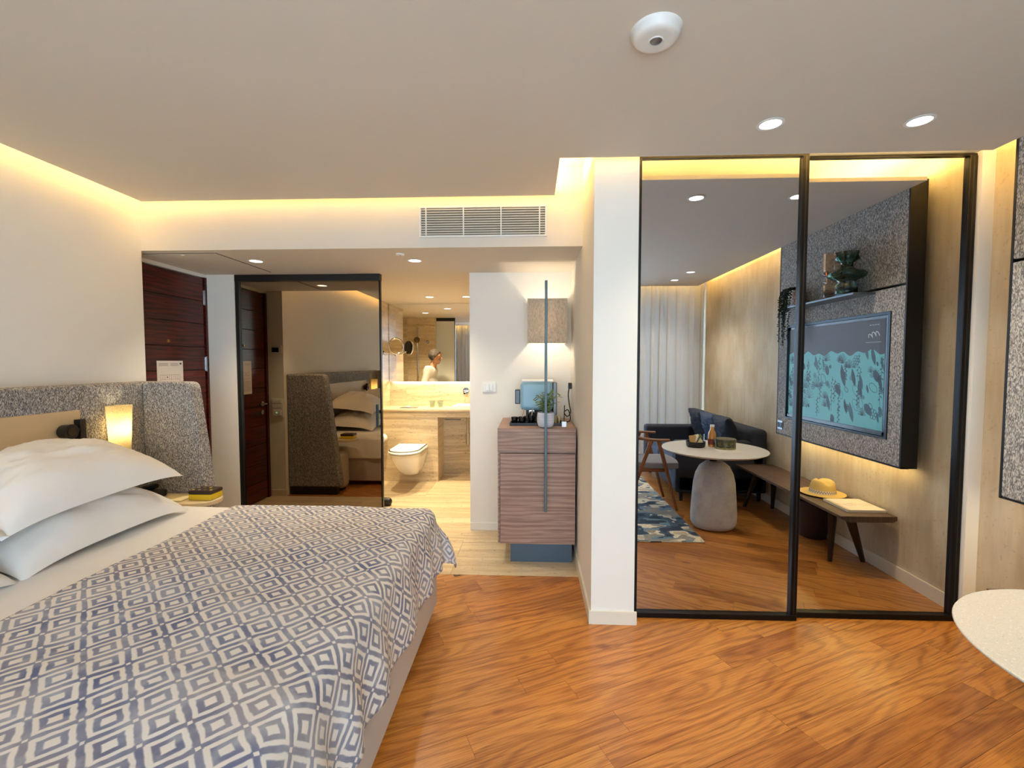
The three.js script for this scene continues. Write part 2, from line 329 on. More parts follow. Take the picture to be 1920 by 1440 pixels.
{
  const g = merge([bx(XL, -1.65, 0, HT, REAR - 0.2, REAR), bx(2.35, XR, 0, HT, REAR - 0.2, REAR), bx(-1.65, 2.35, 2.5, HT, REAR - 0.2, REAR), bx(-1.65, 2.35, 0, 0.04, REAR - 0.2, REAR)]);
  solid('wall_front', 'white wall around the large window opposite the mirrors', 'wall', g, M.wall);
  const w = structure('window_1', 'wide window with dark metal frame in the wall opposite the mirrors', 'window', [-0.175, 0.04, REAR - 0.1]);
  for (const [a, b, c, d] of [[-1.65, -1.6, 0.04, 2.5], [2.3, 2.35, 0.04, 2.5], [-1.6, 2.3, 0.04, 0.09], [-1.6, 2.3, 2.45, 2.5], [-0.3, -0.25, 0.09, 2.45], [1.0, 1.05, 0.09, 2.45]]) part(w, 'frame', bx(a, b, c, d, REAR - 0.14, REAR - 0.08), M.blackMetal);
  for (const [a, b] of [[-1.6, -0.3], [-0.25, 1.0], [1.05, 2.3]]) part(w, 'pane', bx(a, b, 0.09, 2.45, REAR - 0.113, REAR - 0.107), M.glass);
}
// skirting boards
solid('baseboard_pillar', 'cream skirting board around the foot of the pillar', 'skirting', merge([bx(0.322, 0.585, 0, 0.072, 2.488, 2.5), bx(0.322, 0.335, 0, 0.072, 2.5, 3.895)]), M.skirting);
solid('baseboard_back', 'white skirting board under the light switch', 'skirting', bx(-0.526, 0.32, 0, 0.06, 3.888, 3.90), M.wall);
solid('baseboard_right', 'cream skirting board along the stone-clad wall', 'skirting', bx(XR - 0.013, XR, 0, 0.085, REAR, 2.566), M.skirting);
solid('baseboard_jamb', 'short cream skirting at the foot of the mirror jamb', 'skirting', bx(2.392, XR, 0, 0.085, 2.567, 2.58), M.skirting);
solid('baseboard_left', 'pale skirting board at the end of the bed wall', 'skirting', bx(-2.83, XL + 0.01, 0, 0.07, 3.05, 3.062), M.skirting);

// ceilings: dropped board with coves round it, upper ceiling above, low hall ceiling with its front
{
  const sh = new THREE.Shape();
  const pts = [[-2.567, -1.30], [-2.567, 2.958], [0.147, 2.958], [0.147, 2.432], [2.30, 2.432], [2.30, -1.30]];
  pts.forEach(([x, d], i) => (i ? sh.lineTo(x, d) : sh.moveTo(x, d)));
  const g = new THREE.ExtrudeGeometry(sh, { depth: 0.022, bevelEnabled: false }); g.rotateX(-Math.PI / 2); g.translate(0, H, 0);
  solid('ceiling', 'dropped flat ceiling board with lit coves along its edges', 'ceiling', metric(g), M.ceiling);
}
solid('ceiling', 'upper ceiling above the lit coves', 'ceiling', bx(-2.95, 2.75, HT, HT + 0.2, REAR - 0.2, 3.10), M.ceiling);
solid('ceiling', 'low hall ceiling and its front face carrying the air grille', 'ceiling', bx(-2.99, 0.335, HALL, HT, 3.05, 4.02), M.ceiling);
solid('ceiling', 'plain bathroom ceiling', 'ceiling', bx(-2.6, 0.3, HALL, HALL + 0.2, 4.02, 6.1), M.ceiling);
// LED strips on top of the dropped board
{
  const led = (name, label, x0, x1, d0, d1, ox, od) => {
    const o = thing(name, label, 'light strip', [(x0 + x1) / 2, H + 0.022, (d0 + d1) / 2], 'cove light strips');
    part(o, 'led_tape', bx(x0, x1, H + 0.022, H + 0.03, d0, d1), M.led);
    const along = Math.max(x1 - x0, d1 - d0);
    const at = V((x0 + x1) / 2, H + 0.033, -(d0 + d1) / 2);
    const l = new THREE.RectAreaLight(COVE, COVE_POWER, x1 - x0 > d1 - d0 ? along : 0.03, x1 - x0 > d1 - d0 ? 0.03 : along);
    l.position.copy(at); l.up.set(0, 0, -1); l.lookAt(at.clone().add(V(0, 1, 0))); scene.add(l);
  };
  led('cove_light_strip', 'hidden warm light strip above the bed wall', -2.53, -2.50, -1.25, 2.9, -1, 0);
  led('cove_light_strip', 'hidden warm light strip in front of the air grille', -2.5, 0.08, 2.89, 2.92, 0, 1);
  led('cove_light_strip', 'hidden warm light strip beside the pillar', 0.08, 0.11, 2.45, 2.89, 1, 0);
  led('cove_light_strip', 'hidden warm light strip above the mirrored doors', 0.15, 2.25, 2.365, 2.395, 0, 1);
  led('cove_light_strip', 'hidden warm light strip above the television wall', 2.23, 2.26, -1.25, 2.36, 1, 0);
  led('cove_light_strip', 'hidden warm light strip above the curtains', -2.45, 2.15, -1.27, -1.24, 0, -1);
}
// downlights
function downlight(label, x, y, d, power, group, color = WARM) {
  const o = thing('ceiling_downlight', label, 'downlight', [x, y, d], group);
  part(o, 'trim_ring', lathe(x, y - 0.004, d, [[0.044, 0], [0.056, 0], [0.057, 0.002], [0.056, 0.0038], [0.044, 0.0038]], 36), M.white);
  part(o, 'lamp_face', cyl(x, y - 0.003, y - 0.0005, d, 0.044, 0.044, 36), M.lampFace);
  const l = new THREE.SpotLight(color, power, 0, 0.95, 0.6, 2); l.position.set(x, y - 0.02, -d); l.target.position.set(x, 0, -d); l.castShadow = true; l.shadow.radius = 2; scene.add(l, l.target);
}
downlight('round ceiling downlight above the left mirrored door', 1.06, H, 2.128, DOWNLIGHT, 'bedroom downlights');
downlight('round ceiling downlight above the right mirrored door', 1.70, H, 2.128, DOWNLIGHT, 'bedroom downlights');
downlight('round ceiling downlight above the sofa', 1.863, H, -0.316, DOWNLIGHT, 'bedroom downlights');
downlight('round ceiling downlight nearest the curtain', 1.838, H, -0.834, DOWNLIGHT, 'bedroom downlights');
downlight('round hall downlight nearest the red door', -2.065, HALL, 3.387, DOWNLIGHT, 'hall downlights');
downlight('round hall downlight in front of the bathroom opening', -0.869, HALL, 3.419, DOWNLIGHT, 'hall downlights');
downlight('round bathroom downlight near the mirror', -1.18, HALL, 5.30, BATH_DOWN, 'bathroom downlights', BATH_WARM);
downlight('round bathroom downlight over the basin', -0.75, HALL, 5.3, BATH_DOWN, 'bathroom downlights', BATH_WARM);
downlight('round bathroom downlight beside the shower', -1.62, HALL, 4.75, BATH_DOWN, 'bathroom downlights', BATH_WARM);
{
  const o = thing('smoke_detector', 'round white detector on the ceiling', 'detector', [0.397, H - 0.045, 1.53]);
  part(o, 'housing', lathe(0.397, H - 0.045, 1.53, [[0, 0.014], [0.05, 0.012], [0.063, 0.015], [0.071, 0.023], [0.073, 0.034], [0.079, 0.035], [0.08, 0.045]], 48), M.plasticWhite);
  const s = part(o, 'sensor', lathe(0.397, H - 0.037, 1.53, [[0, 0], [0.012, 0.0], [0.018, 0.003], [0.02, 0.01]], 32), M.steel, 'grey round sensor');
  part(s, 'sensor_rim', new THREE.TorusGeometry(0.021, 0.0025, 8, 32).rotateX(Math.PI / 2).translate(0.397, H - 0.032, -1.53), M.white);
  const p = thing('sprinkler_head', 'small white sprinkler cap on the hall ceiling', 'sprinkler', [-0.922, HALL - 0.01, 3.215]);
  part(p, 'cap', lathe(-0.922, HALL - 0.01, 3.215, [[0, 0], [0.028, 0.001], [0.03, 0.005], [0.03, 0.01]], 28), M.white);
  part(p, 'stem', cyl(-0.922, HALL - 0.014, HALL - 0.006, 3.215, 0.008), M.chrome);
}
{ // access hatch in the hall ceiling
  const o = thing('access_hatch', 'rectangular access hatch in the hall ceiling by the red door', 'hatch', [-2.4, HALL - 0.004, 3.47]);
  const x0 = -2.72, x1 = -2.2, d0 = 3.14, d1 = 3.8, gap = std('#54463a', 0.9), y = HALL;
  part(o, 'panel', bx(x0, x1, y - 0.004, y, d0, d1), M.ceiling);
  for (const b of [[x0 - 0.009, x0, d0, d1], [x1, x1 + 0.009, d0, d1], [x0 - 0.009, x1 + 0.009, d0 - 0.009, d0], [x0 - 0.009, x1 + 0.009, d1, d1 + 0.009]]) part(o, 'gasket', bx(b[0], b[1], y - 0.002, y, b[2], b[3]), gap);
  part(o, 'catch', bx(x0 + 0.25, x0 + 0.27, y - 0.008, y - 0.004, d0 + 0.02, d0 + 0.035), M.white);
}
// air grille on the hall front
{
  const x0 = -0.729, x1 = 0.089, y0 = 2.29, y1 = 2.468, d = 3.05;
  const o = thing('air_grille', 'white slatted air conditioning grille above the hall', 'grille', [(x0 + x1) / 2, y0, d]);
  part(o, 'backing', bx(x0, x1, y0, y1, d - 0.003, d), std('#857862', 0.9));
  const fr = 0.012;
  for (const b of [[x0 - fr, x1 + fr, y0 - fr, y0], [x0 - fr, x1 + fr, y1, y1 + fr], [x0 - fr, x0, y0, y1], [x1, x1 + fr, y0, y1]]) part(o, 'frame', bx(b[0], b[1], b[2], b[3], d - 0.014, d, 0.002), M.plasticWhite);
  for (let i = 0; i < 11; i++) { const y = y0 + 0.008 + i * (y1 - y0 - 0.012) / 10.6; const g = new THREE.BoxGeometry(x1 - x0, 0.004, 0.014).rotateX(0.5).translate((x0 + x1) / 2, y + 0.003, -(d - 0.01)); part(o, 'slat', g, M.plasticWhite); }
  for (const x of [x0 + 0.034, x0 + 0.282, x0 + 0.53, x1 - 0.036]) part(o, 'divider', bx(x - 0.004, x + 0.004, y0, y1, d - 0.018, d - 0.012), M.plasticWhite);
}

// entrance door, dark red wood laid in horizontal boards
{
  const o = structure('door_1', 'dark red horizontally boarded entrance door behind the headboard', 'door', [-2.845, 0, 3.49]);
  part(o, 'core', bx(-2.86, -2.848, 0.005, 2.18, 3.10, 3.875), M.brown);
  const n = 11, h = 2.17 / n;
  for (let i = 0; i < n; i++) part(o, 'board', metric(bx(-2.848, -2.832, 0.008 + i * h, 0.008 + (i + 1) * h - 0.005, 3.112, 3.862, 0.002), false, rr(0, 1), rr(0, 1)), M.rosewood[Math.floor(rnd() * 3)]);
  part(o, 'jamb', bx(-2.86, -2.822, 0, 2.185, 3.876, 3.899), M.rosewood[1]); part(o, 'jamb', bx(-2.86, -2.822, 0, 2.185, 3.062, 3.10), M.rosewood[1]);
  for (const y of [1.95, 1.38, 0.35]) { const hg = part(o, 'hinge', bx(-2.832, -2.824, y, y + 0.12, 3.855, 3.878, 0.003), M.chrome); part(hg, 'pin', cyl(-2.822, y - 0.004, y + 0.124, 3.868, 0.006, 0.006, 12), M.steel); }
  const hd = part(o, 'handle', merge([cyl(0, 0, 0.012, 0, 0.026).rotateZ(-Math.PI / 2).translate(-2.832, 1.02, -3.18), tube([V(-2.82, 1.02, -3.18), V(-2.78, 1.02, -3.18), V(-2.772, 1.02, -3.2), V(-2.772, 1.02, -3.31)], 0.009)]), M.chrome);
  part(hd, 'keyhole_plate', cyl(0, 0, 0.01, 0, 0.024).rotateZ(-Math.PI / 2).translate(-2.832, 0.93, -3.18), M.chrome);
  part(o, 'peephole', cyl(0, 0, 0.008, 0, 0.012, 0.012, 20).rotateZ(-Math.PI / 2).translate(-2.832, 1.62, -3.46), M.brass);
  const t = canvasTex(256, 360, (c, w, h) => {
    c.fillStyle = '#efe6dd'; c.fillRect(0, 0, w, h); c.fillStyle = '#8a7f78';
    for (let i = 0; i < 3; i++) c.fillRect(16, 22 + i * 9, 90, 3); for (let i = 0; i < 3; i++) c.fillRect(130, 22 + i * 9, 76, 3);
    c.fillStyle = '#333'; c.fillRect(222, 18, 18, 14); c.strokeStyle = '#9a8f88'; c.lineWidth = 2; c.strokeRect(30, 120, 190, 70);
    for (let i = 1; i < 9; i++) { c.beginPath(); c.moveTo(30 + i * 21, 120); c.lineTo(30 + i * 21, 145 + (i % 3) * 10); c.stroke(); } c.beginPath(); c.moveTo(30, 158); c.lineTo(220, 158); c.stroke();
    c.fillStyle = '#a33'; c.beginPath(); c.arc(96, 140, 6, 0, 7); c.fill();
    c.fillStyle = '#8a7f78'; for (let i = 0; i < 9; i++) c.fillRect(16, 220 + i * 13, 120 + (i * 37) % 100, 3);
  });
  const p = thing('notice_sheet', 'white evacuation notice on the red entrance door', 'notice', [-2.831, 1.15, 3.475]);
  const g = new THREE.BoxGeometry(0.26, 0.33, 0.002).rotateY(Math.PI / 2).translate(-2.8305, 1.30, -3.475);
  part(p, 'sheet', g, std('#ffffff', 0.5, { map: t }));
}
// thermostat and switches on the end of the bed wall (seen in the bronze mirror)
{
  const o = thing('thermostat', 'small white thermostat with dark display on the wall end', 'thermostat', [-2.735, 1.55, 3.06]);
  part(o, 'plate', bx(-2.795, -2.675, 1.55, 1.63, 3.05, 3.068, 0.004), M.plasticWhite); part(o, 'display', bx(-2.775, -2.7, 1.562, 1.612, 3.068, 3.071), M.blackGloss);
  const s = thing('switch_panel', 'white switch panel with green pilot light under the thermostat', 'switch', [-2.735, 0.86, 3.06]);
  part(s, 'plate', bx(-2.80, -2.67, 0.86, 1.06, 3.05, 3.062, 0.004), M.plasticWhite);
  for (let i = 0; i < 2; i++) part(s, 'rocker', bx(-2.785, -2.685, 0.965 + i * 0.045, 1.003 + i * 0.045, 3.062, 3.068, 0.003), M.white);
  part(s, 'card_slot', bx(-2.78, -2.69, 0.88, 0.945, 3.062, 3.072, 0.004), M.plasticWhite); part(s, 'pilot_light', bx(-2.742, -2.728, 0.906, 0.92, 3.072, 3.075), glow(0.3, 1, 0.5, 1.5));
}
// bronze mirrored sliding door of the bathroom
{
  const x0 = -2.58, x1 = -1.30, d = 3.93, y1 = HALL;
  const o = thing('bronze_mirror_door', 'black-framed bronze mirror sliding door beside the bathroom opening', 'mirror door', [(x0 + x1) / 2, 0, d]);
  part(o, 'mirror_panel', bx(x0 + 0.03, x1 - 0.012, 0.03, y1 - 0.055, d, d + 0.006), M.mirrorBronze, 'bronze tinted mirror');
  part(o, 'back_panel', bx(x0 + 0.03, x1 - 0.012, 0.03, y1 - 0.055, d + 0.0065, d + 0.02), phys('#d6dcda', 0.12, { clearcoat: 1 }), 'pale glossy glass back');
  part(o, 'top_rail', bx(x0, x1, y1 - 0.055, y1 - 0.001, d - 0.025, d + 0.03), M.black); part(o, 'bottom_rail', bx(x0, x1, 0.004, 0.03, d - 0.012, d + 0.022), M.black);
  part(o, 'stile', bx(x0, x0 + 0.03, 0.03, y1 - 0.055, d - 0.02, d + 0.022), M.black); part(o, 'stile', bx(x1 - 0.012, x1, 0.03, y1 - 0.055, d - 0.012, d + 0.022), M.blackMetal);
  part(o, 'pull_handle', bx(-1.352, -1.335, 0.89, 1.085, d - 0.014, d, 0.003), std('#26343c', 0.35, { metalness: 0.6 }), 'slim dark recessed pull');
}
// two mirrored sliding doors of the wardrobe
{
  const door = (label, x0, x1, d, wl, wr) => {
    const o = thing('mirrored_wardrobe_door', label, 'mirror door', [(x0 + x1) / 2, 0, d], 'wardrobe mirror doors'), y1 = 2.572;
    part(o, 'mirror_panel', bx(x0 + wl, x1 - wr, 0.032, y1 - 0.012, d, d + 0.006), M.mirror, 'grey tinted mirror');
    part(o, 'bottom_rail', bx(x0, x1, 0.002, 0.032, d - 0.022, d + 0.012, 0.003), M.blackMetal); part(o, 'top_rail', bx(x0, x1, y1 - 0.012, y1, d - 0.015, d + 0.012), M.blackMetal);
    for (const [a, b] of [[x0, x0 + wl], [x1 - wr, x1]]) { const s = part(o, 'stile', bx(a, b, 0.032, y1 - 0.012, d - 0.02, d + 0.012, 0.003), M.blackMetal); part(s, 'groove', bx((a + b) / 2 - 0.003, (a + b) / 2 + 0.003, 0.04, y1 - 0.02, d - 0.0205, d - 0.019), M.black); }
  };
  door('left mirrored sliding wardrobe door next to the white pillar', 0.578, 1.49, MD, 0.024, 0.034);
  door('right mirrored sliding wardrobe door next to the stone wall', 1.47, 2.389, MD + 0.036, 0.03, 0.04);
}

// =====================================================================================
// BED SIDE
// =====================================================================================
{
  const o = thing('headboard', 'tall grey tweed upholstered headboard with side wings', 'headboard', [-2.6, 0, 1.7]);
  part(o, 'back_panel', bx(-2.658, -2.545, 0.06, 1.325, 0.44, 2.905, 0.025), M.tweed);
  const wing = (d0, d1) => {
    const s = new THREE.Shape(); const q = [[-2.655, 0.09], [-2.075, 0.09], [-2.235, 1.325], [-2.655, 1.325]];
    s.moveTo(q[0][0], q[0][1]); s.lineTo(q[1][0] - 0.03, q[1][1]); s.quadraticCurveTo(q[1][0], q[1][1], q[1][0] - 0.006, q[1][1] + 0.04);
    s.lineTo(q[2][0] + 0.006, q[2][1] - 0.05); s.quadraticCurveTo(q[2][0], q[2][1], q[2][0] - 0.05, q[2][1]); s.lineTo(q[3][0], q[3][1]);
    const g = new THREE.ExtrudeGeometry(s, { depth: d1 - d0 - 0.04, bevelEnabled: true, bevelThickness: 0.02, bevelSize: 0.018, bevelSegments: 4, bevelOffset: -0.018 });
    g.translate(0, 0, -d1 + 0.02); return metric(g);
  };
  part(o, 'side_wing', wing(2.895, 3.005), M.tweed); part(o, 'side_wing', wing(0.35, 0.46), M.tweed);
  part(o, 'plinth', bx(-2.64, -2.13, 0, 0.09, 2.91, 2.99), M.black); part(o, 'plinth', bx(-2.64, -2.13, 0, 0.09, 0.365, 0.445), M.black);
  part(o, 'leather_panel', bx(-2.552, -2.535, 0.70, 1.185, 0.92, 2.46, 0.006), M.leather, 'smooth tan leather inset');
}
for (const [d, s, label] of [[2.395, 1, 'black round reading lamp on the headboard near the wing'], [0.985, -1, 'black round reading lamp at the camera end of the headboard']]) {
  const o = thing('reading_lamp', label, 'reading lamp', [-2.53, 1.02, d], 'headboard reading lamps');
  part(o, 'bracket', bx(-2.535, -2.495, 1.02, 1.135, d + s * 0.04 - 0.017, d + s * 0.04 + 0.017, 0.004), M.black);
  part(o, 'swivel', bar(V(-2.51, 1.078, -(d + s * 0.03)), V(-2.51, 1.078, -(d - s * 0.02)), 0.012), M.black);
  const h = part(o, 'lamp_head', new THREE.CylinderGeometry(0.036, 0.04, 0.05, 32).rotateZ(Math.PI / 2).translate(-2.50, 1.078, -(d - s * 0.045)), M.black);
  part(h, 'lens', new THREE.CylinderGeometry(0.024, 0.024, 0.006, 24).rotateZ(Math.PI / 2).translate(-2.475, 1.078, -(d - s * 0.045)), M.blackGloss);
}
for (const [d, label] of [[2.655, 'glowing tapered fabric sconce on the headboard beside the wing'], [0.70, 'glowing tapered fabric sconce at the camera end of the headboard']]) {
  const o = thing('fabric_sconce', label, 'sconce', [-2.5, 0.9, d], 'headboard sconces');
  const shade = (rt, rb) => { const g = new THREE.CylinderGeometry(rt, rb, 0.29, 36, 6, true); g.scale(0.62, 1, 1); return g.translate(-2.492, 1.045, -d); };
  part(o, 'lamp_shade', shade(0.078, 0.062), phys('#e8d9a8', 0.95, { map: T.linen, transmission: 0.55, thickness: 0, side: THREE.DoubleSide }));
  part(o, 'back_plate', bx(-2.545, -2.538, 0.92, 1.17, d - 0.03, d + 0.03), M.brass);
  const b = part(o, 'bulb', new THREE.SphereGeometry(0.02, 20, 14).translate(-2.495, 1.05, -d), M.bulb); part(b, 'socket', cyl(-2.495, 0.99, 1.032, d, 0.012), M.brass);
  part(o, 'arm', bar(V(-2.54, 1.0, -d), V(-2.495, 1.0, -d), 0.005), M.brass);
  const l = new THREE.PointLight(new THREE.Color().setRGB(1, 0.88, 0.58), SCONCE, 0, 2); l.position.set(-2.495, 1.05, -d); l.castShadow = true; scene.add(l);
}
// bed
const TOP = 0.60, XE = -0.60, ZE = 2.555;                       // mattress top, foot edge, far edge
{
  const o = thing('bed', 'wide upholstered bed with light grey fabric base', 'bed', [-1.53, 0, 1.68]);
  part(o, 'bed_base', bx(-2.53, -0.545, 0.05, 0.36, 0.78, 2.59, 0.015), M.bedBase);
  part(o, 'mattress', bx(-2.53, XE + 0.02, 0.36, TOP - 0.02, 0.80, ZE + 0.01, 0.05), M.sheet);
  for (const [x, d] of [[-2.4, 0.95], [-2.4, 2.42], [-0.7, 0.95], [-0.7, 2.42]]) part(o, 'leg', bx(x - 0.04, x + 0.04, 0, 0.05, d - 0.04, d + 0.04), M.black);
}
function drape(x, z, xe, ze, zn, top, R, flare) {                 // cloth-plane position -> place over the mattress (foot edge xe, far edge ze, near edge zn)
  const ox = Math.max(0, x - xe), far = Math.max(0, z - ze), near = Math.max(0, zn - z), oz = far || near;
  const r = Math.hypot(ox, oz), cx = Math.min(x, xe), cz = far ? ze : near ? zn : z;
  if (r === 0) return [x, top, z];
  const nx = ox / r, nz = (far ? 1 : -1) * oz / r, q = R * Math.PI / 2;
  let out, down;
  if (r < q) { out = R * Math.sin(r / R); down = R * (1 - Math.cos(r / R)); } else { const corner = 4 * nx * nx * nz * nz; const f = flare + 0.32 * corner; out = R + (r - q) * f; down = R + (r - q) * Math.sqrt(1 - f * f); }
  return [cx + nx * out, top - down, cz + nz * out];
}
{
  // white duvet
  const o = thing('white_duvet', 'smooth white duvet spread over the bed', 'duvet', [-1.6, 0.3, 1.68]);
  const f = (u, v) => {
    const x = lerp(-2.5, XE + 0.02, u), z = lerp(0.5, ZE + 0.30, v);
    const [a, y, b] = drape(x, z, XE - 0.02, ZE - 0.02, 0.82, TOP + 0.014, 0.05, 0.03);
    const w = 0.006 * n2(x * 3, z * 4, 3) + 0.003 * n2(x * 9, z * 9, 5), side = y < TOP - 0.03 ? 1 : 0;
    return V(a, y + w * (1 - side), -(b + side * (0.012 + 0.010 * Math.sin(x * 16 + n2(x * 3, 0, 8) * 3) + w)));
  };
  part(o, 'cover', shell((u, v) => f(u, v), 120, 130, 0.01), M.sheet);
}
{
  // patterned throw over the foot half
  const o = thing('patterned_bedspread', 'blue-grey diamond patterned throw covering the foot of the bed', 'bedspread', [-1.05, 0.25, 1.68]);
  const x0 = -1.70, x1 = XE + 0.36, z0 = 0.5, z1 = ZE + 0.27;
  const f = (u, v) => {
    const x = lerp(x0 - 0.035 * (v - 0.5), x1, u), z = lerp(z0, z1, v);
    const [a, y, b] = drape(x, z, XE - 0.01, ZE - 0.02, 0.80, TOP + 0.024, 0.07, 0.05);
    const hang = smooth(TOP - 0.02, TOP - 0.2, y), fold = 0.016 * Math.sin(z * 21 + 1.4 * Math.sin(z * 5)) * hang;
    const w = 0.010 * n2(x * 2.4 + z, z * 3, 13) + 0.004 * n2(x * 8, z * 8, 15);
    return V(a + (a > XE ? fold + hang * 0.02 : 0), Math.max(0.02, y + w * (1 - hang)), -(b + (b > ZE ? 0.018 * hang + 0.012 * Math.sin(x * 18) * hang : 0)));
  };
  part(o, 'fabric', shell(f, 150, 210, 0.009, (u, v) => [lerp(x0, x1, u), lerp(z0, z1, v)]), M.coverlet);
}
// pillows
function pillowGeo(a, b, t, s, e = 0.6, low = 0.5, high = 1.3, droop = 0.05) {
  const side = (sg) => { const g = new THREE.PlaneGeometry(2, 2, 44, 44), p = g.attributes.position; for (let i = 0; i < p.count; i++) {
    const u = p.getX(i), v = p.getY(i), k = Math.pow(Math.max(0, (1 - Math.pow(Math.abs(u), 2.3)) * (1 - Math.pow(Math.abs(v), 2.3))), e);
    const wr = (0.016 * n2(u * 2.2 + s, v * 2.6, s) + 0.018 * n2(u * 6, v * 3 + u * 4 + s, s + 2) + 0.008 * n2(u * 13 + v * 8, v * 6 + s, s + 4)) * k;
    const x = a * u * (1 - 0.055 * Math.cos(v * Math.PI / 2)), z = b * v * (1 - 0.06 * Math.cos(u * Math.PI / 2));
    p.setXYZ(i, x, sg * t * (sg > 0 ? high : low) * k + wr + droop * (k - 1) - 0.03 * u * u * u * u * v * v * v * v, z);
  } const ix = g.index.array; if (sg > 0) for (let i = 0; i < ix.length; i += 3) { const q = ix[i]; ix[i] = ix[i + 1]; ix[i + 1] = q; } return g; };
  const g = mergeGeometries([side(1), side(-1)]); g.computeVertexNormals(); return g;
}
{
  const put = (label, x, y, d, rz, ry, rx, s, a, b, t) => {
    const o = thing('white_pillow', label, 'pillow', [x, y, d], 'bed pillows');
    const g = pillowGeo(a, b, t, s); g.rotateY(ry); g.rotateX(rx); g.rotateZ(rz); g.translate(x, y, -d);
    part(o, 'pillowcase', g, M.sheet);
  };
  put('lower white pillow of the stack near the headboard wing', -2.225, 0.715, 2.05, -0.06, -0.03, 0.02, 3, 0.30, 0.41, 0.105);
  put('upper white pillow of the stack near the headboard wing', -2.235, 0.915, 2.02, -0.10, -0.05, 0.05, 7, 0.30, 0.42, 0.12);
  put('lower white pillow at the camera end of the headboard', -2.225, 0.715, 1.22, -0.06, 0.03, -0.02, 11, 0.30, 0.40, 0.105);
  put('upper white pillow at the camera end of the headboard', -2.235, 0.915, 1.20, -0.10, 0.05, -0.03, 15, 0.30, 0.41, 0.12);
}
// night table between bed and wing
{
  const o = thing('night_table', 'small oval night table between bed and headboard wing', 'night table', [-2.25, 0, 2.77]);
  const s = new THREE.Shape(); s.moveTo(-2.5, 2.665); s.lineTo(-2.08, 2.665); s.absarc(-2.08, 2.775, 0.11, -Math.PI / 2, Math.PI / 2, false); s.lineTo(-2.5, 2.885); s.closePath();
  const g = new THREE.ExtrudeGeometry(s, { depth: 0.018, bevelEnabled: true, bevelThickness: 0.004, bevelSize: 0.004, bevelOffset: -0.004, curveSegments: 20 }); g.rotateX(-Math.PI / 2); g.translate(0, 0.568, 0);
  part(o, 'top', metric(g), std('#d8c49c', 0.45));
  part(o, 'pedestal', bx(-2.50, -2.09, 0.02, 0.46, 2.69, 2.86, 0.07), std('#c2b49c', 0.8)); part(o, 'foot', bx(-2.46, -2.14, 0, 0.03, 2.72, 2.83), M.black); part(o, 'neck', cyl(-2.3, 0.45, 0.57, 2.775, 0.035), M.blackMetal);
  const b = thing('snack_box', 'yellow box with dark patterned lid on the night table', 'box', [-2.07, 0.59, 2.79]);
  part(b, 'tray', bx(-2.14, -1.995, 0.591, 0.626, 2.735, 2.845, 0.003), M.yellow);
  const lid = part(b, 'lid', bx(-2.142, -1.993, 0.626, 0.65, 2.733, 2.847, 0.008), std('#2a1712', 0.5));
  for (let i = 0; i < 7; i++) part(lid, 'dot', cyl(-2.125 + (i % 4) * 0.038, 0.65, 0.652, 2.76 + Math.floor(i / 4) * 0.05, 0.008, 0.008, 12), [M.yellow, M.tan, M.brass][i % 3]);
  const n = thing('note_pad', 'cream note pad lying on the night table', 'note pad', [-2.24, 0.59, 2.75]); part(n, 'sheets', bx(-2.32, -2.16, 0.591, 0.598, 2.70, 2.81), M.cardCream);
  const ph = thing('bedside_phone', 'black telephone on the night table behind the pillows', 'telephone', [-2.42, 0.59, 2.76]); const body = part(ph, 'body', bx(-2.48, -2.35, 0.591, 0.635, 2.69, 2.83, 0.012), M.black); part(body, 'handset', bx(-2.47, -2.42, 0.635, 0.665, 2.68, 2.85, 0.012), M.blackGloss);
}

// =====================================================================================
// CABINET CORNER
// =====================================================================================
{
  const o = thing('walnut_cabinet', 'tall walnut minibar cabinet on a dark plinth', 'cabinet', [0.04, 0, 3.56]);
  part(o, 'carcass', bx(-0.226, 0.314, 0.14, 0.955, 3.285, 3.885), M.walnut);
  part(o, 'top', bx(-0.24, 0.32, 0.955, 0.98, 3.25, 3.887, 0.002), M.walnut);
  part(o, 'side_panel', bx(-0.24, -0.226, 0.14, 0.955, 3.27, 3.885), M.walnut); part(o, 'side_panel', bx(0.3145, 0.32, 0.14, 0.955, 3.27, 3.885), M.walnut);
  part(o, 'drawer_front', metric(bx(-0.24, 0.32, 0.815, 0.954, 3.25, 3.284, 0.002), false, 0.3, 0.2), M.walnut);
  part(o, 'door_front', metric(bx(-0.222, 0.318, 0.14, 0.797, 3.25, 3.284, 0.002), false, 0.7, 0.05), M.walnut);
  part(o, 'plinth', bx(-0.148, 0.298, 0, 0.14, 3.272, 3.80), std('#4a5a68', 0.4, { metalness: 0.3 }), 'steel blue plinth');
  const p = thing('steel_bar', 'tall slim blue-grey steel bar standing off the cabinet front', 'bar', [0.103, 0.395, 3.205]);
  part(p, 'bar', bx(0.094, 0.112, 0.395, 2.018, 3.185, 3.225, 0.003), std('#4e6268', 0.45, { metalness: 0.3 }));
  for (const y of [0.52, 0.89]) part(p, 'standoff', bar(V(0.103, y, -3.225), V(0.103, y, -3.252), 0.007), M.steel);
}
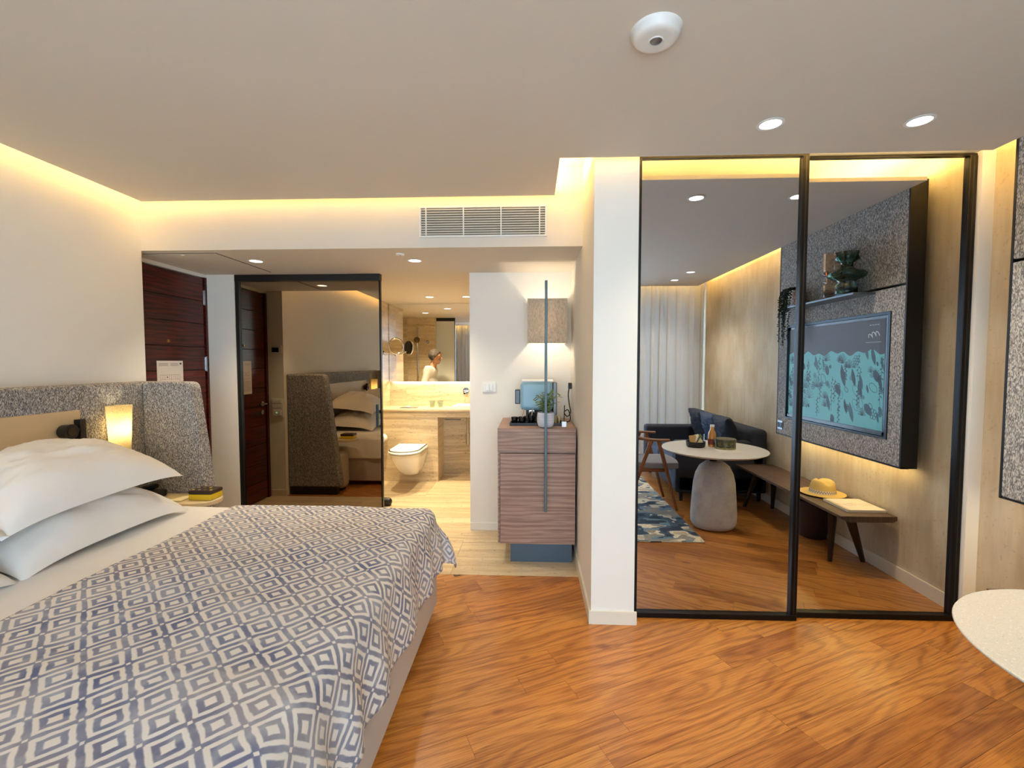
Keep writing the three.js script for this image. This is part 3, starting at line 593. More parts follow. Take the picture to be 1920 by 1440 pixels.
{
  const x0 = -0.03, x1 = 0.285, y0 = 1.608, y1 = 1.955, d0 = 3.65, d1 = 3.895, t = 0.006;
  const o = thing('square_wall_lamp', 'square linen shade wall lamp above the walnut cabinet', 'wall lamp', [(x0 + x1) / 2, y0, 3.78]);
  const shade = phys('#f4ece0', 0.95, { map: T.linen, transmission: 0.22, thickness: 0 });
  const s = part(o, 'lamp_shade', merge([bx(x0, x1, y0, y1, d0, d0 + t), bx(x0, x0 + t, y0, y1, d0 + t, d1), bx(x1 - t, x1, y0, y1, d0 + t, d1)]), shade);
  for (const y of [y0 - 0.003, y1]) part(s, 'rim', bx(x0 - 0.001, x1 + 0.001, y, y + 0.003, d0 - 0.001, d0 + t), std('#b8aa94', 0.7));
  part(o, 'back_plate', bx(0.07, 0.185, 1.7, 1.86, 3.885, 3.899), M.white); part(o, 'arm', bar(V(0.128, 1.78, -3.89), V(0.128, 1.78, -3.79), 0.007), M.chrome);
  part(o, 'bulb', new THREE.SphereGeometry(0.03, 24, 16).translate(0.128, 1.78, -3.765), M.bulb);
  const l = new THREE.PointLight(WARM, WALL_LAMP, 0, 2); l.position.set(0.128, 1.78, -3.765); l.castShadow = true; l.shadow.radius = 1.5; scene.add(l);
}
{
  const s = thing('light_switch', 'white light switch plate left of the square lamp', 'switch', [-0.358, 1.2, 3.9]);
  part(s, 'plate', bx(-0.416, -0.30, 1.198, 1.284, 3.89, 3.90, 0.004), M.plasticWhite); part(s, 'rocker', bx(-0.388, -0.358, 1.213, 1.268, 3.884, 3.89, 0.002), M.white); part(s, 'rocker', bx(-0.356, -0.328, 1.213, 1.268, 3.884, 3.89, 0.002), M.white);
}
const CT = 0.981;
{
  const o = thing('coffee_machine', 'pale blue coffee machine on the walnut cabinet', 'coffee machine', [0.07, CT, 3.68]);
  const blue = std('#8ab0be', 0.35);
  part(o, 'body', bx(-0.085, 0.17, 1.075, 1.30, 3.58, 3.80, 0.03), blue, 'pale blue casing'); part(o, 'lid', bx(-0.075, 0.18, 1.296, 1.312, 3.59, 3.79, 0.008), M.white);
  part(o, 'base', bx(-0.06, 0.21, CT, 1.01, 3.56, 3.80, 0.008), M.black); part(o, 'column', bx(-0.04, 0.18, 1.01, 1.08, 3.66, 3.80, 0.006), M.black);
  part(o, 'water_tank', bx(0.172, 0.205, 1.012, 1.295, 3.62, 3.80, 0.008), std('#6b6a68', 0.2)); part(o, 'lever', bx(-0.128, -0.088, 1.12, 1.235, 3.64, 3.70, 0.006), M.blackGloss);
  const sp = part(o, 'spout', bx(-0.02, 0.03, 1.045, 1.08, 3.60, 3.65, 0.008), M.chrome); part(sp, 'nozzle', cyl(0.005, 1.03, 1.046, 3.625, 0.008), M.black);
}
{
  const o = thing('black_tray', 'black rectangular tray under the cups on the cabinet', 'tray', [0.04, CT, 3.44]);
  part(o, 'floor', bx(-0.155, 0.235, CT, CT + 0.004, 3.39, 3.52), M.black);
  for (const b of [[-0.16, 0.24, 3.385, 3.39], [-0.16, 0.24, 3.52, 3.525], [-0.16, -0.155, 3.39, 3.52], [0.235, 0.24, 3.39, 3.52]]) part(o, 'rim', bx(b[0], b[1], CT, CT + 0.02, b[2], b[3]), M.black);
  const Y = CT + 0.0045, cup = (r, h) => [[0, 0], [r * 0.75, 0], [r * 0.8, 0.003], [r, h], [r - 0.003, h], [r * 0.78 - 0.003, 0.005], [0, 0.005]];
  const cups = [['small black cup at the left end of the tray', -0.125, 3.46, 0.027, 0.052], ['black cup in the middle of the tray', -0.068, 3.44, 0.03, 0.055], ['taller black cup beside the plant pot', -0.0, 3.46, 0.032, 0.068]];
  for (const [label, x, d, r, h] of cups) { const c = thing('black_cup', label, 'cup', [x, Y, d], 'cups on the tray'); part(c, 'cup_body', lathe(x, Y, d, cup(r, h), 28), M.blackGloss); part(c, 'handle', new THREE.TorusGeometry(0.014, 0.003, 8, 20).translate(x + r + 0.004, Y + h * 0.55, -d), M.blackGloss); }
  const st = [[-0.068, 3.44, 0.05], [-0.0, 3.46, 0.06]];
  st.forEach(([x, d, h], i) => { const c = thing('wooden_stirrer', i ? 'wooden stirrer standing in the taller black cup' : 'wooden stirrer standing in the middle black cup', 'stirrer', [x, Y + 0.006, d], 'stirrers'); part(c, 'stick', bar(V(x - 0.006, Y + 0.007, -d), V(x + 0.014, Y + 0.115, -d - 0.004), 0.004, 0.004, 8, 0.4), M.tan); });
  const pk = thing('sugar_packets', 'yellow and brown packets on the tray', 'packets', [0.205, Y, 3.46]); [['#d8c25a', 0], ['#9a6a3c', 1], ['#e6d9a0', 2]].forEach(([c, i]) => part(pk, 'packet', bx(0.185 + i * 0.012, 0.19 + i * 0.012, Y, Y + 0.065 - i * 0.006, 3.43, 3.48), std(c, 0.7)));
  // plant
  const px = 0.107, pd = 3.316;
  const pl = thing('potted_plant', 'leafy plant in a white ribbed pot on the cabinet', 'plant', [px, CT, pd]);
  part(pl, 'pot', lathe(px, CT, pd, [[0, 0], [0.04, 0], [0.055, 0.012], [0.063, 0.04], [0.064, 0.07], [0.06, 0.105], [0.062, 0.108], [0.056, 0.11], [0.055, 0.09], [0, 0.088]], 48), std('#cfcdd2', 0.6));
  for (const y of [0.055, 0.075, 0.09]) part(pl, 'rib', new THREE.TorusGeometry(0.0637 - (y > 0.08 ? 0.0015 : 0), 0.0015, 6, 40).rotateX(Math.PI / 2).translate(px, CT + y, -pd), std('#b9b8c0', 0.6));
  part(pl, 'soil', cyl(px, CT + 0.084, CT + 0.092, pd, 0.054), M.brown);
  const leafG = () => { const g = new THREE.SphereGeometry(1, 8, 6); g.scale(0.02, 0.0018, 0.010); return g; };
  for (let k = 0; k < 15; k++) {
    const a = k * 2.4, sp = 0.02 + 0.055 * rnd(), h = 0.07 + 0.11 * rnd(), p0 = V(px + 0.02 * Math.cos(a), CT + 0.09, -pd + 0.02 * Math.sin(a)), p1 = V(px + sp * Math.cos(a) * 0.6, CT + 0.09 + h * 0.7, -pd + sp * 0.6 * Math.sin(a)), p2 = V(px + sp * 1.5 * Math.cos(a), CT + 0.09 + h, -pd + sp * 1.2 * Math.sin(a));
    const st = part(pl, 'stem', tube([p0, p1, p2], 0.0013, 8, 5), M.leaf);
    const curve = new THREE.CatmullRomCurve3([p0, p1, p2]);
    for (let i = 0; i < 9; i++) { const q = curve.getPoint(0.25 + 0.75 * i / 8), g = leafG(); g.translate(0.017, 0, 0); g.rotateZ(rr(-0.4, 0.7)); g.rotateY(rr(0, 6.28)); g.translate(q.x, q.y, q.z); part(st, 'leaf', g, rnd() > 0.45 ? M.leaf : M.leafPale); }
  }
  const df = thing('reed_diffuser', 'small white diffuser cube with a brown stick', 'diffuser', [0.24, CT, 3.33]); part(df, 'cube', bx(0.222, 0.258, CT, CT + 0.042, 3.31, 3.345, 0.004), M.ceramic); part(df, 'stick', bar(V(0.24, CT + 0.04, -3.327), V(0.243, CT + 0.16, -3.327), 0.0035), M.brown);
  const pg = thing('power_plug', 'black plug and coiled cord at the wall socket', 'plug', [0.32, CT, 3.7]); const sk = part(pg, 'plug_body', bx(0.305, 0.333, 1.235, 1.285, 3.745, 3.785, 0.006), M.black);
  part(sk, 'cord', tube([V(0.312, 1.245, -3.765), V(0.305, 1.19, -3.76), V(0.31, 1.12, -3.74), V(0.318, 1.05, -3.70), V(0.29, 1.02, -3.66), V(0.262, 1.06, -3.62), V(0.29, 1.08, -3.60), V(0.305, 1.0, -3.58), V(0.27, 0.988, -3.56), V(0.24, 0.988, -3.62), V(0.215, 0.99, -3.70)], 0.0045, 80, 8), M.black);
}

// =====================================================================================
// BATHROOM
// =====================================================================================
{
  const slabs = (o, gen, turn) => gen.forEach((b) => part(o, 'stone_slab', metric(bx(...b), turn, rr(0, 2), rr(0, 2)), M.travertine[Math.floor(rnd() * 3)]));
  const g = 0.0012, Y = [0, 0.74, 1.48, HALL], BD = 5.90;
  const bw = structure('wall_bathroom_back', 'travertine wall of the bathroom around the mirror', 'wall', [-1, 0, 5.95]);
  part(bw, 'wall_core', bx(-2.6, 0.3, 0, HALL, BD + 0.03, 6.1), M.wall);
  const sl = []; for (let i = 0; i < 3; i++) for (let x = -2.6; x < 0.25; x += 0.97) sl.push([x, x + 0.97 - g, Y[i], Y[i + 1] - g, BD, BD + 0.03]); slabs(bw, sl);
  const lw = structure('wall_bathroom_stub', 'short polished travertine wall left of the bathroom mirror', 'wall', [-1.9, 0, 5.55]);
  part(lw, 'wall_core', bx(-1.93, -1.875, 0, HALL, 5.2, BD), M.wall); slabs(lw, [0, 1, 2].flatMap((i) => [[-1.875, -1.845, Y[i], Y[i + 1] - g, 5.2, 5.55 - g], [-1.875, -1.845, Y[i], Y[i + 1] - g, 5.55, BD]]));
  const fw = structure('wall_bathroom_inner', 'travertine wall behind the bronze mirror door', 'wall', [-2.1, 0, 4.03]);
  part(fw, 'wall_core', bx(-2.58, -1.62, 0, HALL, 3.96, 4.0), M.wall); slabs(fw, [0, 1, 2].flatMap((i) => [[-2.58, -2.1 - g, Y[i], Y[i + 1] - g, 4.0, 4.03], [-2.1, -1.62, Y[i], Y[i + 1] - g, 4.0, 4.03]]));
  const ww = structure('wall_bathroom_left', 'travertine shower wall at the far left of the bathroom', 'wall', [-2.65, 0, 4.95]);
  part(ww, 'wall_core', bx(-2.7, -2.61, 0, HALL, 4.02, 6.1), M.wall); slabs(ww, [0, 1, 2].flatMap((i) => [[-2.61, -2.58, Y[i], Y[i + 1] - g, 4.03, 4.96 - g], [-2.61, -2.58, Y[i], Y[i + 1] - g, 4.96, 5.899]]));
  const rw = structure('wall_bathroom_right', 'travertine side wall of the bathroom right of the basin', 'wall', [0.25, 0, 4.95]);
  part(rw, 'wall_core', bx(0.23, 0.35, 0, HALL, 4.02, 6.1), M.wall); slabs(rw, [0, 1, 2].flatMap((i) => [[0.2, 0.23, Y[i], Y[i + 1] - g, 4.03, 4.96 - g], [0.2, 0.23, Y[i], Y[i + 1] - g, 4.96, 5.899]]));
  // boxed wall behind the toilet, counter
  const v = thing('stone_vanity', 'travertine vanity counter with boxed wall behind the toilet', 'vanity', [-0.9, 0, 5.68]);
  part(v, 'toilet_wall', metric(bx(-1.845, -1.13, 0, 0.79, 5.47, BD - 0.002), false, 0.4, 0.1), M.travertine[0]);
  part(v, 'apron', metric(bx(-1.845, 0.2, 0.79, 0.866, 5.455, 5.49), false, 0.9, 0.3), M.travertine[1]); part(v, 'counter_top', metric(bx(-1.845, 0.2, 0.866, 0.886, 5.44, BD - 0.002), false, 0.2, 0.6), M.travertine[2]);
  part(v, 'back_board', metric(bx(-1.13, 0.2, 0.02, 0.79, 5.84, 5.86), false, 0.1, 0.9), M.travertine[1]); part(v, 'step', bx(-1.13, 0.2, 0, 0.02, 5.78, BD - 0.002), M.travertine[0]);
  const m = thing('bathroom_mirror', 'wide frameless mirror above the vanity', 'mirror', [-0.82, 1.205, BD - 0.02]);
  part(m, 'mirror_glass', bx(-1.84, 0.195, 1.205, HALL - 0.002, BD - 0.03, BD - 0.024), M.mirrorClear); part(m, 'backing', bx(-1.82, 0.17, 1.23, HALL - 0.01, BD - 0.024, BD), M.white);
  part(m, 'led_strip', bx(-1.82, 0.17, 1.214, 1.222, BD - 0.022, BD - 0.006), M.led);
  const l = new THREE.RectAreaLight(WARM, 60, 1.95, 0.014); l.position.set(-0.82, 1.211, -(BD - 0.014)); l.up.set(0, 0, 1); l.lookAt(V(-0.82, 0, -(BD - 0.014))); scene.add(l);
}
{ // toilet hung on the boxed wall
  const o = thing('wall_hung_toilet', 'white wall-hung toilet with closed lid', 'toilet', [-1.43, 0.13, 5.2]);
  const bowl = (y, w, len, back) => { const a = []; const n = 40; for (let i = 0; i <= n; i++) { const t = Math.PI * i / n; a.push([w * Math.cos(t), len * Math.sin(t)]); } return a.map(([x, z]) => V(-1.43 + x, y, -(back) + 0.12 + z)); };
  const loft = (rows, backD) => { // rows: [y, halfwidth, length]; D-shaped sections closed at the wall
    const pos = [], idx = [], N = 44; rows.forEach(([y, w, len]) => { const straight = Math.max(0.02, len - w); for (let i = 0; i < N; i++) { const t = i / (N - 1); let x, z; if (t < 0.25) { x = w; z = straight * t / 0.25; } else if (t > 0.75) { x = -w; z = straight * (1 - t) / 0.25; } else { const a = (t - 0.25) * 2 * Math.PI; x = w * Math.cos(a); z = straight + Math.min(w, len - 0.02) * Math.sin(a); } pos.push(-1.43 + x, y, -backD + z); } });
    for (let r = 0; r + 1 < rows.length; r++) for (let i = 0; i < N; i++) { const a = r * N + i, b = r * N + (i + 1) % N, c = a + N, d = b + N; idx.push(a, c, b, b, c, d); }
    const top = rows.length - 1; const cap = (r, flip) => { const c = pos.length / 3; let mx = 0, mz = 0; for (let i = 0; i < N; i++) { mx += pos[(r * N + i) * 3]; mz += pos[(r * N + i) * 3 + 2]; } pos.push(mx / N, pos[r * N * 3 + 1], mz / N); for (let i = 0; i < N; i++) { const a = r * N + i, b = r * N + (i + 1) % N; flip ? idx.push(a, b, c) : idx.push(b, a, c); } };
    cap(0, false); cap(top, true);
    const g = new THREE.BufferGeometry(); g.setAttribute('position', new THREE.Float32BufferAttribute(pos, 3)); g.setIndex(idx); g.computeVertexNormals(); return g;
  };
  part(o, 'bowl', loft([[0.13, 0.07, 0.2], [0.145, 0.1, 0.26], [0.2, 0.125, 0.34], [0.28, 0.15, 0.43], [0.36, 0.17, 0.49], [0.425, 0.178, 0.52]], 5.47), M.ceramic);
  part(o, 'seat', loft([[0.427, 0.178, 0.53], [0.44, 0.182, 0.535]], 5.44), M.white); const lid = part(o, 'lid', loft([[0.443, 0.18, 0.535], [0.462, 0.182, 0.537], [0.47, 0.165, 0.515]], 5.44), M.white);
  for (const x of [-1.52, -1.34]) part(lid, 'hinge', cyl(x, 0.43, 0.468, 5.43, 0.014), M.chrome);
  const r = thing('toilet_roll_holder', 'chrome toilet roll holder on the stub wall', 'roll holder', [-1.80, 0.5, 5.38]); part(r, 'arm', tube([V(-1.845, 0.56, -5.32), V(-1.8, 0.56, -5.32), V(-1.79, 0.56, -5.34), V(-1.79, 0.56, -5.44)], 0.006), M.chrome); part(r, 'paper_roll', new THREE.CylinderGeometry(0.05, 0.05, 0.1, 28).rotateX(Math.PI / 2).translate(-1.79, 0.54, -5.39), M.white);
}
{
  const cy = 0.886;
  const s = thing('vessel_basin', 'shallow white basin on the vanity counter', 'basin', [-0.68, cy, 5.66]);
  const sh = new THREE.Shape(), hole = new THREE.Path(), rrect = (p, x0, x1, y0, y1, r) => { p.moveTo(x0 + r, y0); p.lineTo(x1 - r, y0); p.quadraticCurveTo(x1, y0, x1, y0 + r); p.lineTo(x1, y1 - r); p.quadraticCurveTo(x1, y1, x1 - r, y1); p.lineTo(x0 + r, y1); p.quadraticCurveTo(x0, y1, x0, y1 - r); p.lineTo(x0, y0 + r); p.quadraticCurveTo(x0, y0, x0 + r, y0); };
  rrect(sh, -0.96, -0.4, 5.5, 5.82, 0.06); rrect(hole, -0.94, -0.42, 5.52, 5.80, 0.05); sh.holes.push(hole);
  const g = new THREE.ExtrudeGeometry(sh, { depth: 0.034, bevelEnabled: true, bevelThickness: 0.004, bevelSize: 0.004, bevelSegments: 3 }); g.rotateX(-Math.PI / 2); g.translate(0, cy + 0.004, 0);
  part(s, 'rim', g, M.ceramic); part(s, 'bottom', bx(-0.95, -0.41, cy + 0.001, cy + 0.008, 5.51, 5.81), M.ceramic); part(s, 'drain', cyl(-0.68, cy + 0.008, cy + 0.011, 5.66, 0.025), M.chrome);
  const f = thing('wall_tap', 'round chrome tap on the stone above the basin', 'tap', [-0.85, 1.08, 5.89]);
  part(f, 'rosette', new THREE.CylinderGeometry(0.042, 0.045, 0.012, 36).rotateX(Math.PI / 2).translate(-0.845, 1.085, -5.894), M.chrome); part(f, 'lever', bx(-0.875, -0.815, 1.08, 1.092, 5.86, 5.888, 0.004), M.chrome); part(f, 'spout', tube([V(-0.845, 1.075, -5.888), V(-0.845, 1.072, -5.80), V(-0.845, 1.06, -5.75)], 0.011), M.chrome);
  for (const [x, label] of [[-1.25, 'left glass tumbler on the vanity counter'], [-1.145, 'right glass tumbler next to the basin']]) { const t = thing('glass_tumbler', label, 'glass', [x, cy, 5.72], 'vanity tumblers'); part(t, 'tumbler', lathe(x, cy + 0.0005, 5.72, [[0, 0], [0.03, 0], [0.038, 0.085], [0.0355, 0.085], [0.028, 0.006], [0, 0.006]], 32), phys('#dfe8e2', 0.03, { transmission: 0.92, thickness: 0, ior: 1.5 })); }
  const tr = thing('amenity_tray', 'flat grey amenity tray on the vanity counter', 'tray', [-1.52, cy, 5.66]); part(tr, 'plate', bx(-1.63, -1.42, cy + 0.0005, cy + 0.008, 5.58, 5.7, 0.003), M.steel); part(tr, 'soap', bx(-1.56, -1.5, cy + 0.008, cy + 0.024, 5.61, 5.65, 0.006), M.white);
  const pp = thing('basin_trap', 'chrome waste pipe under the vanity', 'pipe', [-0.82, 0.4, 5.7]); part(pp, 'pipe', tube([V(-0.80, 0.79, -5.72), V(-0.80, 0.62, -5.72), V(-0.80, 0.5, -5.72), V(-0.80, 0.45, -5.72)], 0.016), M.chrome); part(pp, 'bottle', cyl(-0.80, 0.42, 0.56, 5.72, 0.026), M.chrome); part(pp, 'outlet', bar(V(-0.80, 0.54, -5.72), V(-0.80, 0.54, -5.84), 0.014), M.chrome); part(pp, 'valve', bar(V(-0.76, 0.58, -5.84), V(-0.76, 0.58, -5.78), 0.018), M.chrome);
  const tb = thing('towel_bar', 'short towel bar under the counter', 'towel bar', [-1.05, 0.68, 5.82]); part(tb, 'rail', bar(V(-1.1, 0.72, -5.79), V(-0.9, 0.72, -5.79), 0.008), M.steel); for (const x of [-1.09, -0.91]) part(tb, 'bracket', bar(V(x, 0.72, -5.79), V(x, 0.72, -5.842), 0.006), M.steel);
  // magnifying mirror on the stub wall
  const mm = thing('magnifying_mirror', 'round chrome magnifying mirror on an arm', 'mirror', [-1.73, 1.6, 5.55]);
  part(mm, 'wall_mount', new THREE.CylinderGeometry(0.03, 0.03, 0.02, 24).rotateZ(Math.PI / 2).translate(-1.835, 1.57, -5.6), M.chrome); part(mm, 'arm', tube([V(-1.83, 1.57, -5.6), V(-1.76, 1.57, -5.62), V(-1.69, 1.6, -5.6)], 0.008), M.chrome);
  const c = V(-1.66, 1.655, -5.57), R = new THREE.Matrix4().makeRotationY(0.75).setPosition(c), disc = new THREE.CylinderGeometry(0.092, 0.092, 0.006, 40).rotateX(Math.PI / 2).applyMatrix4(R), ring = new THREE.TorusGeometry(0.094, 0.011, 12, 48).applyMatrix4(R), back = new THREE.CylinderGeometry(0.085, 0.07, 0.02, 40).rotateX(-Math.PI / 2).translate(0, 0, -0.014).applyMatrix4(R);
  part(mm, 'mirror_disc', disc, M.mirrorClear); part(mm, 'ring', ring, M.chrome); part(mm, 'back_shell', back, M.black);
  // shower fittings on the inner wall, seen in the bathroom mirror
  const sb = thing('shower_bar', 'chrome shower bar with hand shower seen in the bathroom mirror', 'shower', [-1.91, 1.2, 4.07]);
  part(sb, 'rail', bar(V(-1.91, 1.2, -4.08), V(-1.91, 2.05, -4.08), 0.009), M.chrome); for (const y of [1.22, 2.03]) part(sb, 'bracket', bar(V(-1.91, y, -4.03), V(-1.91, y, -4.08), 0.009), M.chrome);
  part(sb, 'hand_shower', merge([bar(V(-1.91, 1.7, -4.10), V(-1.91, 1.82, -4.14), 0.013, 0.02), bar(V(-1.91, 1.83, -4.13), V(-1.91, 1.83, -4.155), 0.05, 0.05, 24)]), M.chrome);
  const hk = thing('robe_hook', 'chrome robe hook beside the shower bar', 'hook', [-1.75, 1.72, 4.04]); part(hk, 'base', bar(V(-1.75, 1.8, -4.03), V(-1.75, 1.8, -4.042), 0.026, 0.026, 24), M.chrome); part(hk, 'hook', tube([V(-1.75, 1.8, -4.042), V(-1.75, 1.8, -4.08), V(-1.75, 1.75, -4.09), V(-1.75, 1.73, -4.07)], 0.006), M.chrome);
}

// =====================================================================================
// LIVING CORNER (right side and behind the camera, seen in the wardrobe mirrors)
// =====================================================================================
const PX = 2.302;                                               // front of the upholstered television panel
const sideExtrude = (shape, x0, x1, bevel = 0) => { const g = new THREE.ExtrudeGeometry(shape, bevel ? { depth: x1 - x0 - 2 * bevel, bevelEnabled: true, bevelThickness: bevel, bevelSize: bevel, bevelOffset: -bevel, bevelSegments: 2 } : { depth: x1 - x0, bevelEnabled: false }); g.translate(0, 0, bevel); g.rotateY(Math.PI / 2); g.translate(x0, 0, 0); return g; };
const rect = (d0, d1, y0, y1) => { const s = new THREE.Shape(); s.moveTo(d0, y0); s.lineTo(d1, y0); s.lineTo(d1, y1); s.lineTo(d0, y1); s.closePath(); return s; };
{
  const d0 = 0.80, d1 = 2.32, o = thing('upholstered_wall_panel', 'grey tweed upholstered panel with black sides on the stone wall', 'wall panel', [2.36, 0.79, 1.56]);
  part(o, 'upper_pad', metric(sideExtrude(rect(d0 + 0.004, d1 - 0.006, 1.945, 2.56), PX, PX + 0.03, 0.006)), M.tweedFine);
  const low = rect(d0 + 0.004, d1 - 0.006, 0.795, 1.929); const h = new THREE.Path(); h.moveTo(0.94, 0.953); h.lineTo(0.94, 1.78); h.lineTo(2.2, 1.78); h.lineTo(2.2, 0.953); h.closePath(); low.holes.push(h);
  part(o, 'lower_pad', metric(sideExtrude(low, PX, PX + 0.03, 0.006)), M.tweedFine);
  part(o, 'backboard', bx(PX + 0.03, PX + 0.1, 0.795, 2.56, d0 + 0.02, d1 - 0.012), M.black); part(o, 'wall_spacer', bx(PX + 0.1, XR - 0.001, 0.9, 2.5, d0 + 0.1, d1 - 0.1), M.black); part(o, 'side_board', bx(PX - 0.002, PX + 0.1, 0.788, 2.562, d1 - 0.012, d1), M.black); part(o, 'side_board', bx(PX - 0.002, PX + 0.1, 0.788, 2.562, d0, d0 + 0.008), M.black); part(o, 'bottom_board', bx(PX, PX + 0.05, 0.786, 0.795, d0, d1), M.black);
  const fr = std('#2b3338', 0.3, { metalness: 0.7 });
  for (const b of [[0.94, 2.2, 1.762, 1.78], [0.94, 2.2, 0.953, 0.965], [0.94, 0.952, 0.965, 1.762], [2.18, 2.2, 0.965, 1.762]]) part(o, 'recess_frame', bx(PX - 0.004, PX + 0.03, b[2], b[3], b[0], b[1]), fr);
  part(o, 'led_strip', bx(PX + 0.075, PX + 0.09, 0.787, 0.795, d0 + 0.05, d1 - 0.05), M.led);
  const l = new THREE.RectAreaLight(COVE, 70, 1.4, 0.014); l.position.set(PX + 0.083, 0.784, -1.56); l.rotation.set(-Math.PI / 2, 0, Math.PI / 2); scene.add(l);
}
{
  const o = thing('television', 'flat television showing a teal botanical print in the panel recess', 'television', [PX, 0.96, 1.56]);
  const t = canvasTex(1024, 640, (c, w, h) => {
    c.fillStyle = '#7fd3d2'; c.fillRect(0, 0, w, h);
    let q = 77; const R = () => { q = (q * 16807) % 2147483647; return q / 2147483647; };
    c.lineCap = 'round';
    const ink = ['#1c2a2c', '#2b464a', '#12191a', '#3f666a'];
    for (let i = 0; i < 130; i++) {
      const x = R() * w, y = 230 + R() * 400, s = 22 + R() * 44, k = ink[Math.floor(R() * 4)]; c.strokeStyle = c.fillStyle = k; c.lineWidth = 2 + R() * 2;
      const kind = Math.floor(R() * 5);
      if (kind === 0) for (let a = 0; a < 9; a++) { const an = -Math.PI * (a + 0.5) / 9; c.beginPath(); c.moveTo(x, y); c.quadraticCurveTo(x + Math.cos(an) * s * 0.5, y + Math.sin(an) * s * 0.7, x + Math.cos(an) * s, y + Math.sin(an) * s * 1.4); c.stroke(); }
      else if (kind === 1) { c.beginPath(); c.ellipse(x, y, s * 0.35, s * 0.6, R(), 0, 7); R() > 0.5 ? c.fill() : c.stroke(); }
      else if (kind === 2) { c.beginPath(); c.moveTo(x, y + s * 2); c.quadraticCurveTo(x + 8, y, x - 4, y - s * 2); c.stroke(); for (let a = -4; a < 4; a++) { c.beginPath(); c.ellipse(x + (a % 2 ? 7 : -7), y + a * s * 0.4, 8, 4, a % 2 ? 0.6 : -0.6, 0, 7); c.fill(); } }
      else if (kind === 3) { c.beginPath(); c.moveTo(x, y); c.quadraticCurveTo(x + s, y - s, x + s * 0.6, y - s * 2.2); c.quadraticCurveTo(x - s * 0.3, y - s, x, y); c.fill(); }
      else for (let a = 0; a < 6; a++) { c.beginPath(); c.arc(x + Math.cos(a) * s * 0.3, y + Math.sin(a) * s * 0.3, s * 0.18, 0, 7); c.stroke(); }
    }
    c.fillStyle = '#5a4e4c'; c.beginPath(); c.moveTo(0, 0); c.lineTo(w, 0); c.lineTo(w, 186); for (let x = w; x >= 0; x -= 16) c.lineTo(x, 190 + 10 * Math.sin(x * 0.05) + 9 * Math.sin(x * 0.021 + 2)); c.closePath(); c.fill();
    c.strokeStyle = '#f2efe8'; c.lineWidth = 5; c.beginPath(); c.moveTo(44, 96); c.bezierCurveTo(60, 60, 84, 66, 70, 98); c.bezierCurveTo(90, 60, 112, 70, 100, 100); c.bezierCurveTo(120, 80, 136, 76, 128, 104); c.stroke();
    c.lineWidth = 2; c.beginPath(); c.moveTo(30, 132); c.lineTo(150, 132); c.stroke(); c.fillStyle = '#d8d2ca'; for (let i = 0; i < 4; i++) c.fillRect(50 + i * 20, 30, 14, 4);
  });
  part(o, 'bezel', merge([bx(PX + 0.012, PX + 0.029, 0.967, 1.76, 0.955, 2.175)]), M.blackGloss);
  const s0 = 0.968, s1 = 2.145, b0 = 0.998, b1 = 1.742, g = new THREE.BufferGeometry(), x = PX + 0.0105;
  g.setAttribute('position', new THREE.Float32BufferAttribute([x, b0, -s1, x, b0, -s0, x, b1, -s0, x, b1, -s1], 3)); g.setAttribute('normal', new THREE.Float32BufferAttribute([-1, 0, 0, -1, 0, 0, -1, 0, 0, -1, 0, 0], 3)); g.setAttribute('uv', new THREE.Float32BufferAttribute([0, 0, 1, 0, 1, 1, 0, 1], 2)); g.setIndex([0, 1, 2, 0, 2, 3]);
  part(o, 'screen', g, new THREE.MeshPhysicalMaterial({ color: 0x050505, roughness: 0.25, specularIntensity: 0.25, emissive: 0xffffff, emissiveMap: t, emissiveIntensity: 0.62 }));
  part(o, 'chin', bx(PX + 0.004, PX + 0.012, 0.97, 0.993, 0.965, 2.15), M.blackGloss);
  const l = new THREE.RectAreaLight(new THREE.Color().setRGB(0.5, 0.85, 0.85), 0.03, 1.15, 0.72); l.position.set(PX - 0.01, 1.37, -1.55); l.lookAt(V(0, 1.37, -1.55)); scene.add(l);
}
